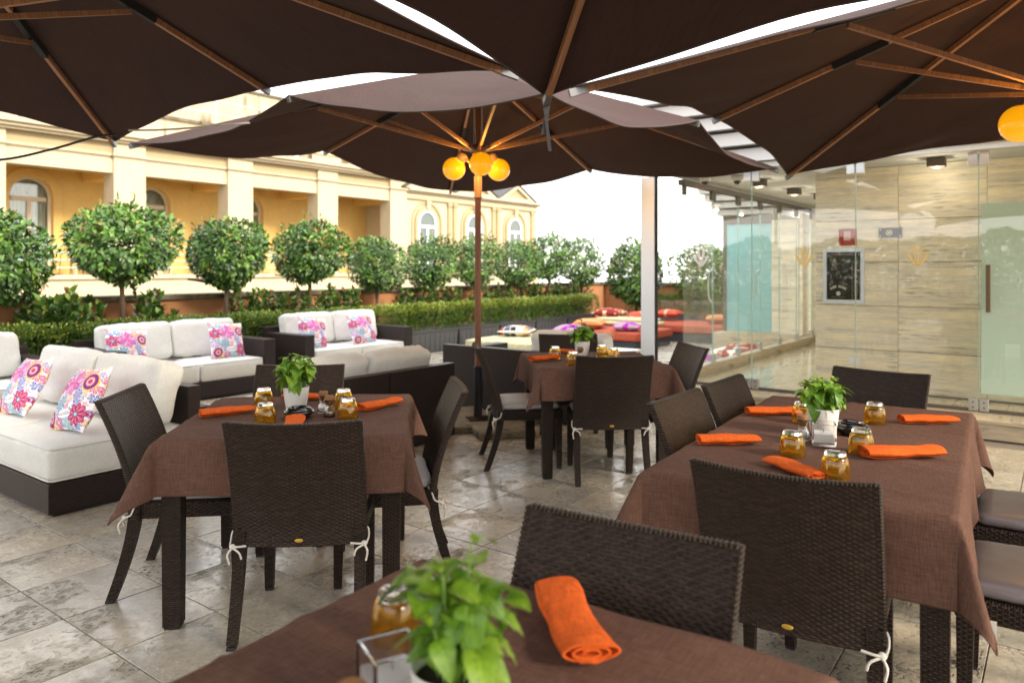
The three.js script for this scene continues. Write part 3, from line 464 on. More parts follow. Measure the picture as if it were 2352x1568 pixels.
// ---------- plants ----------
// leaves: list of {p, dir (towards tip), up, L, w, col}
function leafMesh(list) {
  const n = list.length, pos = new Float32Array(n * 15), col = new Float32Array(n * 15), idx = new Uint32Array(n * 12), x = V(0, 0, 0), y = V(0, 0, 0), z = V(0, 0, 0);
  list.forEach((l, i) => {
    y.copy(l.dir).normalize(); x.crossVectors(y, l.up).normalize(); z.crossVectors(x, y);
    const q = [[0, 0, 0], [-l.w, 0.5 * l.L, l.w * 0.35], [l.w, 0.5 * l.L, l.w * 0.35], [0, 0.52 * l.L, 0], [0, l.L, -0.10 * l.L]];
    q.forEach(([a, b, c], k) => { const o = i * 15 + k * 3; pos[o] = l.p.x + x.x * a + y.x * b + z.x * c; pos[o + 1] = l.p.y + x.y * a + y.y * b + z.y * c; pos[o + 2] = l.p.z + x.z * a + y.z * b + z.z * c; col[o] = l.col[0]; col[o + 1] = l.col[1]; col[o + 2] = l.col[2]; });
    idx.set([0, 3, 1, 0, 2, 3, 1, 3, 4, 3, 2, 4].map((k) => i * 5 + k), i * 12);
  });
  const g = new THREE.BufferGeometry(); g.setAttribute('position', new THREE.BufferAttribute(pos, 3)); g.setAttribute('color', new THREE.BufferAttribute(col, 3)); g.setIndex(new THREE.BufferAttribute(idx, 1)); g.computeVertexNormals(); g.setAttribute('uv', new THREE.BufferAttribute(new Float32Array(n * 10), 2)); return g;
}
function shellPoint(r) { let v; do { v = V(r() * 2 - 1, r() * 2 - 1, r() * 2 - 1); } while (v.lengthSq() > 1 || v.lengthSq() < 0.01); return v.normalize(); }
const greenOf = (r, young, q) => { const t = q === undefined ? r() : clamp(q + 0.35 * (r() - 0.5), 0, 1), k = q === undefined ? 0.62 + 0.72 * r() : 0.55 + 0.75 * q + 0.18 * r(); if (r() < young) return r() < 0.45 ? [0.30 * k, 0.15 * k, 0.045 * k] : [0.21 * k, 0.27 * k, 0.045 * k]; return t < 0.5 ? [0.052 * k, 0.125 * k, 0.022 * k] : t < 0.85 ? [0.085 * k, 0.180 * k, 0.026 * k] : [0.14 * k, 0.24 * k, 0.032 * k]; };
function topiary(name, label, X, Z, base, h, rx, ry, seed, N, L, young) {
  h -= 0.09; if (X > 8 && name === 'ball_tree') { rx *= 1.16; ry *= 1.12; } const r = rand(seed), t = thing(name, label, 'tree', W(X, Z), r() * 6, 'clipped ball trees along the parapet');
  const lean = (r() - 0.5) * 0.07;
  const trunk = [[0, base, 0], [lean * 0.4, (base + h) / 2 - 0.1, 0.01], [lean, h - ry * 0.85, 0.0], [lean * 1.1, h - ry * 0.3, 0]];
  const tg = tube(trunk, 0.034, 9, 14); { const p = tg.attributes.position, v = V(0, 0, 0); for (let i = 0; i < p.count; i++) { v.fromBufferAttribute(p, i); const k = 1.08 - 0.4 * smooth(base, h, v.y) + 0.12 * n3(v.x * 20, v.y * 9, v.z * 20, 4); const ax = lean * smooth(base, h, v.y); p.setXYZ(i, ax + (v.x - ax) * k, v.y, v.z * k); } tg.computeVertexNormals(); }
  const limbs = [tg];
  for (let k = 0; k < 11; k++) { const a = k * 2.4 + r(), e = 0.15 + r() * 1.0, s = V(lean * 1.05, h - ry * (0.85 - 0.4 * r()), 0), d = V(Math.cos(a) * Math.cos(e) * rx, Math.sin(e) * ry * 1.2, Math.sin(a) * Math.cos(e) * rx).multiplyScalar(0.85), m = s.clone().addScaledVector(d, 0.45).add(V(0, 0.05 * r(), 0)); limbs.push(tube([s, m, s.clone().add(d)], 0.010 + 0.006 * r(), 5, 8)); }
  obj('trunk', limbs.map((g) => metres(g)), M.bark, t);
  const list = [], lob = []; for (let k = 0; k < 16; k++) lob.push([shellPoint(r), 0.05 + 0.10 * r()]);
  for (let i = 0; i < N * 0.95; i++) {
    const d = shellPoint(r); let R = 0.80; for (const [c, a] of lob) R += a * Math.pow(Math.max(0, c.dot(d)), 8);
    R *= 1 - 0.12 * smooth(0.2, 0.9, -d.y);
    if (n3(d.x * 3.2 + seed, d.y * 3.2, d.z * 3.2, 21) < -0.42 && r() < 0.7) continue;
    const depth = Math.pow(r(), 1.8) * 0.55, q = R * (1 - depth) + 0.03 * (r() - 0.5);
    const p = V(d.x * rx * q, d.y * ry * q, d.z * rx * q); p.add(V(lean, h, 0));
    const dir = d.clone().multiplyScalar(0.42).add(V(r() - 0.5, r() - 0.5 + (d.y > 0 ? 0.12 : -0.3), r() - 0.5).multiplyScalar(1.5)).normalize();
    const up = V(r() - 0.5, 0.5 + 0.6 * r(), r() - 0.5).addScaledVector(d, 1.1).normalize();
    const outer = depth < 0.06 && d.y > -0.1, l = L * (0.62 + 0.6 * r());
    list.push({ p, dir, up, L: l, w: l * (0.25 + 0.07 * r()), col: greenOf(r, outer && d.y > 0.15 ? young * smooth(-0.2, 0.5, n3(d.x * 2.5 + seed, d.y * 2.5, d.z * 2.5, 3)) * 1.6 : 0, 0.5 + 0.5 * n3(d.x * 4 + seed * 3, d.y * 4, d.z * 4, 9)) });
  }
  // young shoots standing out of the outline
  for (let k = 0; k < 34 * (0.15 + young * 3); k++) { const d = shellPoint(r); if (d.y < 0.1) d.y = -d.y + 0.15; const b = V(d.x * rx * 0.84 + lean, h + d.y * ry * 0.86, d.z * rx * 0.84); for (let q = 0; q < 5; q++) { const dir = d.clone().multiplyScalar(0.6).add(V(r() - 0.5, 0.5 + r() * 0.6, r() - 0.5)).normalize(); const l = L * (0.55 + 0.5 * r()); list.push({ p: b.clone().addScaledVector(d, 0.016 * q), dir, up: V(r() - 0.5, 1, r() - 0.5), L: l, w: l * 0.19, col: greenOf(r, 0.55) }); } }
  obj('crown', leafMesh(list), M.leaf, t, true); return t;
}
const TZr = -9.38;
topiary('ball_tree', 'clipped ball tree cut by the left picture edge', 3.05, TZr, 0.3, 1.62, 0.62, 0.58, 11, 5200, 0.085, 0.05);
topiary('ball_tree', 'largest clipped ball tree, in front of the leftmost column', 4.46, TZr, 0.3, 1.82, 0.68, 0.56, 12, 6000, 0.085, 0.13);
topiary('ball_tree', 'clipped ball tree in front of the second column, dark underneath', 5.87, TZr, 0.3, 1.72, 0.60, 0.52, 13, 5400, 0.082, 0.12);
topiary('ball_tree', 'clipped ball tree with many reddish shoot tips above the floral sofa', 7.30, TZr, 0.3, 1.78, 0.62, 0.55, 14, 5400, 0.080, 0.34);
topiary('ball_tree', 'clipped ball tree just right of the reddish one', 8.70, TZr, 0.3, 1.60, 0.49, 0.48, 15, 4200, 0.074, 0.06);
topiary('ball_tree', 'clipped ball tree below the last loggia column', 9.98, TZr, 0.3, 1.65, 0.50, 0.49, 16, 4200, 0.074, 0.10);
topiary('ball_tree', 'clipped ball tree partly behind the central parasol pole', 11.3, TZr, 0.3, 1.70, 0.54, 0.52, 17, 4200, 0.074, 0.16);
topiary('ball_tree', 'clipped ball tree just right of the central parasol pole', 12.75, TZr, 0.3, 1.60, 0.52, 0.52, 18, 4200, 0.074, 0.05);
topiary('ball_tree', 'second ball tree right of the parasol pole, against the white sky', 13.95, TZr, 0.3, 1.76, 0.53, 0.55, 19, 4200, 0.074, 0.05);
topiary('ball_tree', 'last ball tree of the row, against the white sky', 15.35, TZr, 0.3, 1.66, 0.55, 0.62, 20, 4200, 0.074, 0.02);
function shrub(name, label, X, Z, h, spread, seed, stems, L, category = 'shrub', dead) {
  if (!dead) { stems = Math.round(stems * 1.7); spread *= 1.2; h *= 1.02; }
  const r = rand(seed), t = thing(name, label, category, W(X, Z), r() * 6, 'shrubs between the ball trees'), list = [], sg = [];
  for (let k = 0; k < stems; k++) {
    const a = r() * 2 * PI, o = 0.05 + 0.08 * r(), top = V(Math.cos(a) * spread * (0.25 + 0.75 * r()), h * (0.55 + 0.45 * r()), Math.sin(a) * spread * (0.25 + 0.75 * r())), b = V(Math.cos(a) * o, 0.12, Math.sin(a) * o), m = b.clone().lerp(top, 0.5).add(V(0, 0.06, 0)), c = new THREE.CatmullRomCurve3([b, m, top]);
    sg.push(new THREE.TubeGeometry(c, 6, 0.007, 5));
    for (let q = 0.34; q <= 1.001; q += dead ? 0.14 : 0.026) { const p = c.getPoint(Math.min(1, q)), tg = c.getTangent(Math.min(1, q)); for (let w = 0; w < 2; w++) { const an = r() * 2 * PI, dir = V(Math.cos(an), 0.2 + 0.9 * (q > 0.9 ? 1 : r() * 0.6) - (dead ? 0.6 : 0), Math.sin(an)).normalize().addScaledVector(tg, 0.4).normalize(), l = L * (0.7 + 0.6 * r()); list.push({ p: p.clone(), dir, up: V(r() - 0.5, 1, r() - 0.5), L: l, w: l * 0.27, col: dead ? [0.18 + 0.1 * r(), 0.065, 0.025] : greenOf(r, q > 0.85 ? 0.25 : 0.04) }); } }
  }
  obj('stem', sg.map((g) => metres(g)), M.bark, t).userData.kind = 'stuff'; obj('foliage', leafMesh(list), M.leaf, t, true);
}
shrub('shrub', 'broad dark leafed shrub near the left picture edge', 3.6, -9.3, 1.16, 0.45, 31, 20, 0.115);
shrub('shrub', 'pale green shrub left of the largest ball tree trunk', 4.12, -9.45, 1.1, 0.34, 32, 13, 0.105);
shrub('shrub', 'upright dark shrub right of the largest ball tree trunk', 4.85, -9.4, 1.17, 0.27, 33, 12, 0.105);
shrub('shrub', 'dense light green shrub behind the sofa pillow', 6.35, -9.45, 1.12, 0.44, 34, 22, 0.095);
shrub('shrub', 'dense green shrub left of the reddish ball tree trunk', 6.95, -9.45, 1.1, 0.40, 35, 18, 0.09);
shrub('shrub', 'dark green shrub right of the reddish ball tree trunk', 7.95, -9.4, 1.14, 0.46, 36, 22, 0.095);
shrub('dry_shrub', 'withered rust brown shrub beside the green ones', 9.2, -9.35, 0.92, 0.22, 37, 8, 0.07, 'shrub', true);
shrub('shrub', 'pale leafed shrub left of the parasol pole', 9.75, -9.45, 1.08, 0.46, 38, 22, 0.085);
shrub('shrub', 'grey green shrub just behind the parasol pole', 10.75, -9.45, 1.08, 0.42, 39, 18, 0.085);
shrub('shrub', 'dark shrub right of the parasol pole', 12.1, -9.4, 1.12, 0.46, 40, 22, 0.085);
shrub('shrub', 'dark dense shrub second right of the parasol pole', 13.3, -9.4, 1.1, 0.42, 41, 20, 0.085);
shrub('shrub', 'dark dense shrub under the last ball trees', 14.7, -9.4, 1.14, 0.6, 42, 30, 0.085);
{ // tall bush at the far corner, second one seen through the glass
  for (const [X, Z, seed, lab, h, rx] of [[15.9, -8.2, 51, 'tall loose laurel bush at the far terrace corner left of the metal post', 1.35, 0.75], [16.3, -6.5, 52, 'tall laurel bush seen through the first glass pane', 1.3, 0.85], [16.5, -5.2, 53, 'tall laurel bush seen through the glass beside the annex', 1.25, 0.8]]) {
    const t = topiary('laurel_bush', lab, X, Z, 0.15, h, rx, 0.86, seed, 6000, 0.10, 0.12); t.userData.group = 'laurel bushes at the far end'; t.userData.category = 'bush';
  }
}
function hedge(label, X, Z, len, seed, yellow, alongZ) {
  const r = rand(seed), p = plan('planter_box', 'charcoal planter box under ' + label, 'planter', X, Z, 0, 'planter boxes'), w = 0.46, h = 0.40;
  const taper = (g) => { const q = g.attributes.position; for (let i = 0; i < q.count; i++) { const k = 0.93 + 0.07 * (q.getY(i) / h); q.setX(i, q.getX(i) * k); q.setZ(i, q.getZ(i) * k); } g.computeVertexNormals(); return g; };
  const L = len - 0.03, sh = alongZ ? [w, L] : [L, w];
  obj('box', taper(bx(sh[0], h - 0.04, sh[1], 0, (h - 0.04) / 2, 0)), M.planter, p);
  obj('rim', metres(new RoundedBoxGeometry(sh[0] + 0.03, 0.045, sh[1] + 0.03, 1, 0.006).translate(0, h - 0.02, 0)), M.planter, p);
  for (let k = -4; k <= 4; k++) obj('rib', alongZ ? bx(0.008, h - 0.1, 0.03, -w / 2 + 0.004, h / 2 - 0.02, k * L / 9.4) : bx(0.03, h - 0.1, 0.008, k * L / 9.4, h / 2 - 0.02, w / 2 - 0.004), M.planter, p);
  const t = plan('box_hedge', label, 'hedge', X, Z, 0.42, 'clipped box hedges along the terrace edge');
  const list = [], N = Math.round(5200 * len / 1.2), a = sh[0] / 2 + 0.05, b = sh[1] / 2 + 0.05, H = 0.40, sg = [];
  for (let k = 0; k < 16; k++) { const x = (r() - 0.5) * sh[0] * 0.8, z = (r() - 0.5) * sh[1] * 0.8; sg.push(tube([[x, -0.03, z], [x * 1.05, 0.15, z * 1.05], [x * 1.2, 0.3, z * 1.2]], 0.006, 4, 4)); }
  obj('stem', sg, M.bark, t).userData.kind = 'stuff';
  for (let i = 0; i < N; i++) {
    let u = r() * 2 - 1, v = r() * 2 - 1, y = r(); const f = r(), dp = Math.pow(r(), 1.6) * 0.28;
    if (f < 0.42) y = 1 - dp; else if (f < 0.78) v = (r() < 0.8 ? 1 : -1) * (1 - dp); else u = (r() < 0.5 ? -1 : 1) * (1 - dp);
    const bump = 0.045 * n3(u * 3 * len, y * 2 + v * 3, seed, 3) + 0.02 * n3(u * 12, v * 9, y * 9, 5), round = 1 - 0.16 * Math.pow(Math.max(Math.abs(alongZ ? u : v), 0), 3) * y * y;
    const pp = V(u * a * (alongZ ? round : 1), y * H * (1 - 0.1 * Math.pow(Math.abs(alongZ ? u : v), 3)) + bump, v * b * (alongZ ? 1 : round));
    pp.x += bump * u; pp.z += bump * v;
    const dir = V(u * 0.5 + r() - 0.5, y * 0.7 + r() - 0.35, v * 0.6 + r() - 0.5).normalize(), l = 0.026 + 0.018 * r(), k = 0.7 + 0.6 * r(), tip = y > 0.75 && r() < yellow;
    list.push({ p: pp, dir, up: V(r() - 0.5, 1, r() - 0.5), L: l, w: l * 0.30, col: tip ? [0.34 * k, 0.38 * k, 0.055 * k] : r() < 0.5 ? [0.085 * k, 0.165 * k, 0.026 * k] : [0.15 * k, 0.24 * k, 0.036 * k] });
  }
  obj('foliage', leafMesh(list), M.smallLeaf, t, true);
}
['leftmost box hedge, at the picture edge', 'box hedge behind the left end of the near sofas', 'box hedge behind the two seat floral sofa', 'box hedge behind the right arm of the floral sofa', 'box hedge behind the second white sofa', 'yellow tipped box hedge left of the parasol pole', 'yellow tipped box hedge at the parasol pole', 'box hedge right of the parasol pole', 'box hedge second right of the parasol pole', 'box hedge third right of the parasol pole', 'last box hedge of the row along the parapet'].forEach((l, i) => hedge(l, 2.2 + i * 1.205, -8.92, 1.2, 70 + i, i > 4 ? 0.5 : 0.3, false));
hedge('low box hedge across the far end behind the red daybeds', 15.9, -7.5, 1.6, 90, 0.1, true);
hedge('low box hedge seen through the glass', 15.9, -5.6, 1.6, 91, 0.1, true);

{ // tall hedge behind the viewer, which the pavilion glass mirrors
  const t = plan('tall_hedge', 'tall green hedge behind the viewer, mirrored in the pavilion glass', 'hedge', -6.6, -2), r = rand(404), list = [], sg = [];
  for (let k = 0; k < 60; k++) { const z = -9 + k * 0.31; sg.push(tube([[0, 0, z], [0.05 * r(), 1, z + 0.1 * r()], [0.1 * r(), 2, z + 0.2 * r()]], 0.02, 5, 6)); }
  obj('stem', sg, M.bark, t).userData.kind = 'stuff';
  for (let i = 0; i < 26000; i++) { const z = (r() - 0.5) * 18.6, y = r() * 2.1 + 0.14 * n3(z * 1.3, 2, 5) * 2, f = r() < 0.75 ? 0.42 : -0.42, p = V(f * (1 - 0.7 * r() * r()) + 0.08 * n3(z * 2, y * 2, 3), Math.max(0.05, y), z), l = 0.17 * (0.7 + 0.6 * r()); list.push({ p, dir: V(f * 1.0 + r() - 0.5, r() - 0.2, r() - 0.5).normalize(), up: V(r() - 0.5, 1, r() - 0.5), L: l, w: l * 0.28, col: greenOf(r, 0.05) }); }
  for (let i = 0; i < 4000; i++) { const z = (r() - 0.5) * 18.6, l = 0.11 * (0.7 + 0.6 * r()), p = V((r() - 0.5) * 0.9, 2.05 + 0.28 * n3(z * 1.3, 2, 5) + 0.1 * r(), z); list.push({ p, dir: V(r() - 0.5, 0.5 + r(), r() - 0.5).normalize(), up: V(r() - 0.5, 1, r() - 0.5), L: l, w: l * 0.28, col: greenOf(r, 0.15) }); }
  obj('foliage', leafMesh(list), M.leaf, t, true);
}
// ---------- parasols ----------
function parasol(label, x, d, yaw, yr, tipsDy, opt = {}) {
  const a = 2.153, r = a * Math.SQRT2, slope = 0.233, t = thing('parasol', label, 'parasol', C(x, d), 0, 'square brown parasols over the tables');
  const tips = []; for (let i = 0; i < 8; i++) { const ra = i % 2 ? a : r, th = (-90 + 45 * i + yaw) * D2R; tips.push(V(ra * Math.sin(th), yr + (r - ra) * slope + (tipsDy[i] || 0), -ra * Math.cos(th))); }
  const apex = V(0, yr + r * slope + 0.22, 0);
  const ns = 22, nt = 18, sag = opt.sag ?? 0.02, scal = opt.scal ?? 0.05;
  for (let i = 0; i < 8; i++) {
    const A = tips[i], B = tips[(i + 1) % 8], pos = [], uv = [], idx = [], edge = [];
    for (let s = 0; s <= ns; s++) for (let k = 0; k <= nt; k++) {
      const q = k / nt, arc = 4 * q * (1 - q), ss = 0.02 + 0.98 * (s / ns) * (1 - scal * arc * (s / ns)), P = apex.clone().lerp(A, ss).lerp(apex.clone().lerp(B, ss), q);
      P.y -= sag * arc * Math.pow(ss, 1.5) - 0.004 * n3(P.x * 3 + i * 9, P.z * 3, ss * 4, 7) * arc;
      P.y += 0.017 * Math.sin(ss * 26 + q * 11 + i) * arc * ss * smooth(0.45, 1, ss) * (0.5 + 0.5 * n3(q * 3 + i, ss * 3, i));
      pos.push(P.x, P.y, P.z); uv.push(q * ss * 1.7 + i * 0.37, ss * 2.6); if (s === ns) edge.push(P);
    }
    for (let s = 0; s < ns; s++) for (let k = 0; k < nt; k++) { const o = s * (nt + 1) + k; idx.push(o, o + 1, o + nt + 1, o + 1, o + nt + 2, o + nt + 1); }
    const g = new THREE.BufferGeometry(); g.setAttribute('position', new THREE.Float32BufferAttribute(pos, 3)); g.setAttribute('uv', new THREE.Float32BufferAttribute(uv, 2)); g.setIndex(idx); g.computeVertexNormals();
    const panel = obj('canopy_panel', g, M.canvas, t); obj('hem', tube(edge, 0.006, 5, 24), M.hem, panel);
  }
  const hub = V(0, opt.hub ?? yr + 0.115, 0);
  for (let i = 0; i < 8; i++) {
    const dir = tips[i].clone().sub(apex), off = V(0, -0.03, 0), s0 = i % 2 ? 0.52 : 0.46, at = (s) => apex.clone().addScaledVector(dir, s).add(off);
    const rib = obj('rib', [bar(at(0.03), at(0.985), 0.026, 0.036)], M.ribWood, t);
    obj('end_bracket', bar(at(0.975), at(1.004), 0.031, 0.040), M.bracket, rib);
    obj('joint_sleeve', bar(at(s0 - 0.07), at(s0 + 0.09), 0.04, 0.052), M.sleeveBlack, rib);
    const e = at(s0 + 0.02).add(V(0, -0.04, 0)), out = V(dir.x, 0, dir.z).normalize().multiplyScalar(0.07);
    const st = obj('strut', bar(hub.clone().add(out), e, 0.022, 0.03), M.ribWood, t);
    obj('strut_bracket', bar(hub.clone().add(out.clone().multiplyScalar(0.6)), hub.clone().add(out).lerp(e, 0.05), 0.028, 0.036), M.steel, st);
  }
  obj('hub', [lathe([[0, -0.05], [0.05, -0.05], [0.062, -0.03], [0.062, 0.03], [0.05, 0.05], [0, 0.05]], 18).translate(0, hub.y, 0)], M.poleWood, t);
  obj('pole', [cyl(0.031, 0.029, 1.95, 0, 0.34, 0, 22)], M.poleWood, t);
  obj('upper_pole', cyl(0.028, 0.026, apex.y - 2.3, 0, 2.3, 0, 18), M.poleWood, t);
  obj('pole_cuff', cyl(0.036, 0.036, 0.19, 0, 2.12, 0, 22), M.lampArm, t); obj('cuff_ring', new THREE.TorusGeometry(0.037, 0.006, 8, 20).rotateX(PI / 2).translate(0, 2.115, 0), M.lampArm, t);
  obj('ground_sleeve', [cyl(0.040, 0.040, 0.46, 0, 0.06, 0, 20), lathe([[0.03, 0.505], [0.046, 0.51], [0.046, 0.53], [0.032, 0.535]], 20), bx(0.012, 0.2, 0.03, 0.042, 0.3, 0.012)], M.sleeveBlack, t);
  for (let k = 0; k < 4; k++) { const an = k * 1.6 + 0.4; obj('pulley_rope', tube([[0.045 * Math.cos(an), hub.y + 0.03, 0.045 * Math.sin(an)], [0.05 * Math.cos(an + 0.2), (hub.y + apex.y) / 2, 0.05 * Math.sin(an + 0.2)], [0.035 * Math.cos(an), apex.y - 0.06, 0.035 * Math.sin(an)]], 0.004, 5), M.rope, t); }
  obj('finial', lathe([[0, 0.06], [0.03, 0.05], [0.055, 0.01], [0.06, -0.02], [0, -0.02]], 18).translate(0, apex.y + 0.01, 0), M.poleWood, t);
  if (opt.straps) { const e = tips[opt.straps]; for (const [dx, L, c] of [[-0.012, 0.16, 0.01], [0.012, 0.24, -0.012]]) obj('tie_strap', metres(sweep([[e.x + dx, e.y - 0.03, e.z], [e.x + dx + c, e.y - 0.03 - L * 0.4, e.z + 0.012], [e.x + dx - c * 0.5, e.y - 0.03 - L, e.z]], [0.018, 0.016, 0.018], [0.003, 0.003, 0.003])), M.strap, t); }
  return t;
}
parasol('central brown parasol with three yellow globe lamps on its pole', -0.32, 6.95, -9.66, 2.44, [0.10, 0.106, 0.06, -0.03, 0.02, -0.057, -0.053, 0.015], { sag: 0.125, scal: 0.028 });
parasol('left brown parasol whose pole stands outside the picture', -2.973, 3.525, -10.05, 2.533, [0, 0, 0.035, 0.0, 0]);
parasol('right brown parasol above the long table', 3.30, 4.37, -10.6, 2.382, [0, 0, 0], { scal: 0.036 });
parasol('nearest dark parasol overhead with loose straps at its corner', 0.565, 0.60, -7.5, 2.293, [0, 0, 0, -0.075], { straps: 2, sag: 0.01, scal: 0.05 });
function lampCluster(label, x, d, y, a0) {
  const t = thing('globe_lamp_cluster', label, 'lamp', C(x, d, y), 0, 'globe lamps on parasol poles');
  obj('collar', lathe([[0.03, -0.05], [0.045, -0.05], [0.05, -0.03], [0.05, 0.04], [0.04, 0.05], [0.03, 0.05]], 20), M.lampArm, t);
  for (let k = 0; k < 3; k++) {
    const an = a0 + k * 2 * PI / 3, dx = Math.sin(an), dz = Math.cos(an), P = (r, yy) => V(dx * r, yy, dz * r);
    const arm = obj('arm', [tube([P(0.04, 0.01), P(0.09, 0.025), P(0.14, 0.07), P(0.165, 0.075)], 0.013, 8)], M.lampArm, t);
    const q = new THREE.Quaternion().setFromUnitVectors(V(0, 1, 0), P(-0.62, 0.78).normalize());
    obj('cap', lathe([[0, 0.075], [0.035, 0.07], [0.05, 0.055], [0.052, 0.0], [0.046, 0.0], [0.0, 0.03]], 20).applyQuaternion(q).translate(...P(0.185, 0.045).toArray()), M.lampArm, t);
    const gl = obj('globe', new THREE.SphereGeometry(0.108, 32, 20).translate(...P(0.248, -0.035).toArray()), M.globe, t);
    const l = new THREE.PointLight(lin(1, 0.52, 0.10), 0.22, 0, 2); l.position.copy(P(0.248, -0.035)); l.castShadow = true; l.name = 'light'; t.add(l);
  }
}
lampCluster('three glowing yellow globes round the central parasol pole', -0.32, 6.95, 2.43, 0.16);
lampCluster('glowing yellow globe lamps of the right parasol at the picture edge', 3.22, 4.37, 2.33, -1.42);
{ // loose paving slabs weighting the parasol feet
  const g = metres(new RoundedBoxGeometry(0.5, 0.062, 0.5, 3, 0.018)), spots = [[-0.62, 6.68, 'front left of the central parasol foot'], [-0.1, 6.52, 'front right of the central parasol foot'], [-0.5, 7.2, 'rear left of the central parasol foot'], [0.03, 7.04, 'rear right of the central parasol foot'], [-2.83, 3.42, 'at the left picture edge']];
  spots.forEach(([x, d, w], i) => { const s = obj('paving_slab', g, M.concrete); s.position.set(x, 0.031, -d); s.rotation.y = 0.28 + i * PI / 2; tag(s, 'stained loose concrete slab ' + w, 'slab', 'slabs weighting the parasol feet'); });
}
{ // cables and rope
  tag(obj('power_cable', tube([C(-3.9, 5.2, 2.2), C(-3.65, 5.35, 2.24), C(-3.4, 5.5, 2.34), C(-3.1, 5.55, 2.44), C(-3.0, 5.6, 2.46)], 0.009, 6, 30), M.iron), 'black power cable hanging from the left parasol edge', 'cable');
  tag(obj('awning_rope', tube([C(-2.85, 5.5, 2.475), C(-2.62, 5.5, 2.478), C(-2.36, 5.5, 2.495), C(-1.95, 5.5, 2.53)], 0.008, 6, 30), M.rope), 'pale rope stretched along the central parasol edge', 'rope');
}
// ---------- wicker chairs ----------
const zback = (y) => y > 0.4 ? 0.15 * Math.pow((y - 0.4) / 0.47, 1.5) : 0.105 * Math.pow((0.4 - y) / 0.4, 1.5);
function gridGeo(nu, nv, f) { const pos = [], uv = [], idx = []; for (let j = 0; j <= nv; j++) for (let i = 0; i <= nu; i++) { const [x, y, z, a, b] = f(i / nu, j / nv); pos.push(x, y, z); uv.push(a, b); } for (let j = 0; j < nv; j++) for (let i = 0; i < nu; i++) { const o = j * (nu + 1) + i; idx.push(o, o + 1, o + nu + 1, o + 1, o + nu + 2, o + nu + 1); } const g = new THREE.BufferGeometry(); g.setAttribute('position', new THREE.Float32BufferAttribute(pos, 3)); g.setAttribute('uv', new THREE.Float32BufferAttribute(uv, 2)); g.setIndex(idx); g.computeVertexNormals(); return g; }
function puff(w, h, d, r, bulge, seed, wr = 0.004, seg = [18, 6, 18]) { // upholstered cushion centred on its base
  let g = new THREE.BoxGeometry(w, h, d, ...seg); g.deleteAttribute('uv'); g.deleteAttribute('normal'); g = mergeVertices(g, 1e-5);
  const p = g.attributes.position, a = V(0, 0, 0), q = V(0, 0, 0), i3 = [w / 2 - r, h / 2 - r, d / 2 - r];
  for (let i = 0; i < p.count; i++) {
    a.fromBufferAttribute(p, i); const u = a.x / (w / 2), v = a.y / (h / 2), t = a.z / (d / 2);
    q.set(clamp(a.x, -i3[0], i3[0]), clamp(a.y, -i3[1], i3[1]), clamp(a.z, -i3[2], i3[2])); const n = a.clone().sub(q); if (n.lengthSq() > 1e-12) n.normalize().multiplyScalar(r); a.copy(q).add(n);
    const bu = Math.max(0, 1 - u * u), bt = Math.max(0, 1 - t * t), bv = Math.max(0, 1 - v * v);
    a.y += Math.sign(a.y) * bulge * Math.pow(bu * bt, 0.6) * (Math.abs(v) > 0.99 ? 1 : Math.abs(v)); a.x += Math.sign(u) * bulge * 0.35 * bv * bt * Math.pow(Math.abs(u), 6); a.z += Math.sign(t) * bulge * 0.35 * bv * bu * Math.pow(Math.abs(t), 6);
    const k = wr * n3(a.x * 9 + seed, a.y * 9, a.z * 9, seed) + wr * 0.6 * n3(a.x * 26 + seed, a.y * 22, a.z * 26, seed + 3); a.addScaledVector(n.lengthSq() > 0 ? n.normalize() : V(0, 1, 0), k);
    p.setXYZ(i, a.x, a.y + h / 2, a.z);
  }
  g.computeVertexNormals(); return metres(g);
}
